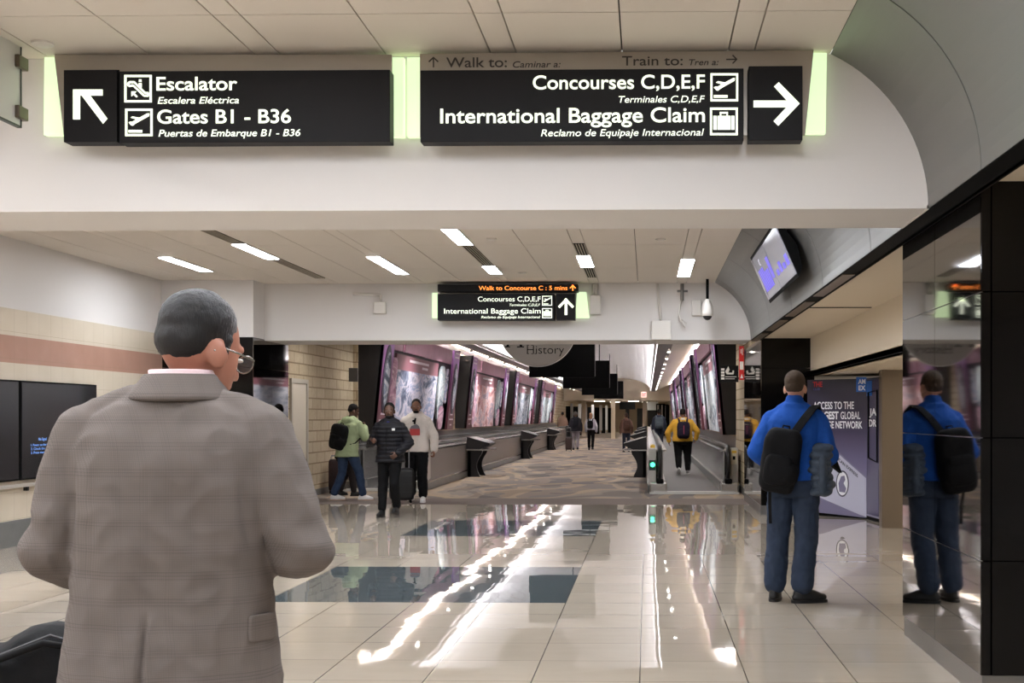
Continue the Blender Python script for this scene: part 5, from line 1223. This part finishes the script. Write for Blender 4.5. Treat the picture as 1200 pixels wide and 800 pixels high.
P0 = Person('person in a grey plaid jacket and glasses seen from behind in the left foreground', (c0.x, 2.90, 0), radians(0), 1.78, 1.08, (.015, .03),
            dict(elbR=(.300, -.035, 1.185), wriR=(.10, .23, 1.14), elbL=(-.268, -.03, 1.175), wriL=(-.10, .22, 1.02), palR=(-.3, 0, 1), palL=(0, 0, 1), curl=.8, kneL=(-.10, .10, .5), ankL=(-.10, .12, .085), kneR=(.10, .02, .5), ankR=(.10, -.12, .09)),
            skinmat('skin_ruddy', (178, 120, 98)), (40, 36, 36), .0065, (radians(-34), radians(-14), radians(3)))
for S, q in (('L', -1), ('R', 1)): P0.J['sho' + S] = Vector((q * .205, .0, 1.435))
P0.hair(greyhair())
P0.pants(cloth('charcoal_trousers', (46, 44, 46)), .016, .98); P0.shoes(M_blkshoe)
# blazer
bm = NB(); R = []
for z, rx, ry, cx in ((.80, .252, .165, -.004), (.90, .243, .16, -.004), (1.02, .224, .148, 0), (1.14, .218, .145, 0), (1.27, .226, .152, 0), (1.37, .232, .15, 0), (1.43, .225, .132, 0), (1.475, .185, .112, 0), (1.51, .125, .095, .002), (1.545, .090, .085, .006), (1.56, .082, .080, .008)):
    ring = []
    for i in range(32):
        a = 2 * pi * i / 32; o = P0.off(z) * .5; ring.append(Vector((rx * math.copysign(abs(cos(a)) ** .8, cos(a)) + cx + o.x * .5, ry * math.copysign(abs(sin(a)) ** .85, sin(a)) + o.y - .01, z)))
    R.append(ring)
loft(bm, R)
for S, q in (('L', -1), ('R', 1)):
    sh = P0.J['sho' + S]; e = P0.J['elb' + S]; w = P0.J['wri' + S]
    capsule(bm, (q * .09, .0, 1.497), (q * .205, 0, 1.452), .048, .046, 16); capsule(bm, sh + Vector((q * -.012, 0, -.01)), e, .078, .064, 18); capsule(bm, e, e.lerp(w, .92), .064, .048, 18)
def vent(p):
    k = P0.k; x, y, z = p.x / k, p.y / k, p.z / k; h = 0
    if y < .02 and z < 1.06:
        f = min(1, (1.06 - z) / .05); u = x + .002
        if 0 <= u < .09: h += .010 * f * (1 - u / .09)
        if -.012 < u < 0: h -= .010 * f
    if y < .02 and 1.06 <= z < 1.50 and abs(x + .002) < .005: h -= .001
    for q in (-1, 1):       # folds behind the armpits
        u = (q * x - .185 - .10 * (1.36 - z)); 
        if y < .05 and 1.16 < z < 1.38: h -= .010 * math.exp(-(u / .010) ** 2) * min(1, (1.38 - z) / .08, (z - 1.16) / .06)
    # soft vertical drape on the back, ripples at the elbows
    if y < 0: h += .0035 * sin(x * 46 + 3 * sin(z * 5)) * max(0, min(1, (1.40 - z) / .15))
    if abs(x) > .24 and z < 1.34: h += .004 * sin((z * 62) + x * 30) * min(1, (1.34 - z) / .1)
    return h
ob = soft('blazer', P0.fin(bm), M_plaid, P0.t, .0068, 6, (.010, 7, 7, 7), disp=vent)
# collar, shirt collar, pocket flap, glasses
bm = NB(); R = []
for z, r, oy, tilt in ((1.510, .112, .0, .0), (1.522, .108, .0, 0), (1.545, .092, .005, 0), (1.570, .081, .012, 0), (1.572, .074, .012, 0), (1.54, .070, .012, 0), (1.505, .088, .0, 0)):
    R.append([Vector((r * 1.02 * cos(2 * pi * i / 28) + .012, r * .98 * sin(2 * pi * i / 28) + oy, z - .050 * max(0, sin(2 * pi * i / 28)))) for i in range(28)])
R.append(R[0]); 
RR = [[bm.verts.new(p) for p in r] for r in R[:-1]]
for a_, b_ in list(zip(RR, RR[1:])) + [(RR[-1], RR[0])]:
    for i in range(28): bm.faces.new((a_[i], a_[(i + 1) % 28], b_[(i + 1) % 28], b_[i]))
o = obj('blazer_collar', P0.fin(bm), M_plaid, P0.t, smooth=True); sd = o.modifiers.new('sub', 'SUBSURF'); sd.levels = 1; sd.render_levels = 2
bm = NB(); R = []
for z, r in ((1.51, .068), (1.578, .0715), (1.580, .0675), (1.51, .064)):
    R.append([bm.verts.new(Vector((r * cos(2 * pi * i / 28) + .013, r * 1.02 * sin(2 * pi * i / 28) + .012, z - .03 * max(0, sin(2 * pi * i / 28))))) for i in range(28)])
for a_, b_ in list(zip(R, R[1:])) + [(R[-1], R[0])]:
    for i in range(28): bm.faces.new((a_[i], a_[(i + 1) % 28], b_[(i + 1) % 28], b_[i]))
obj('shirt_collar', P0.fin(bm), cloth('pink_shirt', (232, 204, 206), .8, .03), P0.t, smooth=True)
bm = NB(); superquad(bm, (.221, -.072, 1.015), (.006, .040, .030), .3, .4, Euler((0, 0, radians(-28))).to_matrix(), 10, 20); obj('pocket_flap', P0.fin(bm), M_plaid, P0.t, smooth=True)
HM = P0.HM(); hp = lambda x, y, z: HM @ Vector((x, y, z)); M_wire = mat('glasses_wire', (150, 146, 140), .25, 1)
bm = NB()
for q in (-1, 1):
    tube(bm, [hp(q * .082, -.02, .105), hp(q * .083, .0, .118), hp(q * .080, .05, .118), hp(q * .070, .102, .116)], .0022, 8)
    tube(bm, [hp(q * .038 + .030 * cos(a), .104, .106 + .021 * sin(a)) for a in [i * pi / 8 for i in range(17)]], .0018, 6)
tube(bm, [hp(-.009, .110, .112), hp(0, .118, .115), hp(.009, .110, .112)], .0018, 6)
g = obj('glasses', P0.fin(bm), M_wire, P0.t, smooth=True)
for q in (-1, 1):
    bm = NB(); prism(bm, [hp(q * .038 + .028 * cos(i * pi / 10), .1035, .106 + .020 * sin(i * pi / 10)) for i in range(20)], HM.to_3x3() @ Vector((0, .002, 0)))
    gm = mat('lens_glass', (235, 238, 240), .02); gm.node_tree.nodes['Principled BSDF'].inputs['Alpha'].default_value = .05; obj('lens', P0.fin(bm), gm, g)
# black bag on a grey case at the lower left
c = P(30, 800, 3.12)
sc_ = suitcase('grey rolling suitcase at the lower left corner, below the black bag', (c.x - .03, 3.14, 0), radians(8), (.46, .28, .62), mat('case_grey', (128, 130, 136), .4), .22, .11)
t = thing('travel_bag', 'black soft travel bag at the lower left beside the plaid jacket', 'bag', (c.x + .01, 3.09, .675), radians(8))
bm = NB(); superquad(bm, (0, 0, .10), (.23, .11, .10), .6, .6, None, 12, 26); superquad(bm, (.09, .0, .205), (.15, .10, .115), .9, .9, None, 12, 24); superquad(bm, (-.03, .0, .19), (.15, .11, .08), .9, .9, None, 12, 24)
soft('bag_body', bm, cloth('bag_black', (20, 19, 20), .75), t, .009, 2, (.008, 8, 8, 8))
bm = NB(); tube(bm, [(-.10, -.11, .19), (-.06, -.125, .24), (.08, -.11, .29), (.16, -.09, .27)], .009, 8); obj('carry_handle', bm, cloth('bag_black', (20, 19, 20)), t, smooth=True)
bm = NB(); tube(bm, [(-.17, -.085, .19), (-.04, -.11, .255), (.09, -.09, .305), (.2, -.06, .26)], .004, 6); obj('zip', bm, mat('zip_grey', (70, 68, 70), .4), t)

settle()
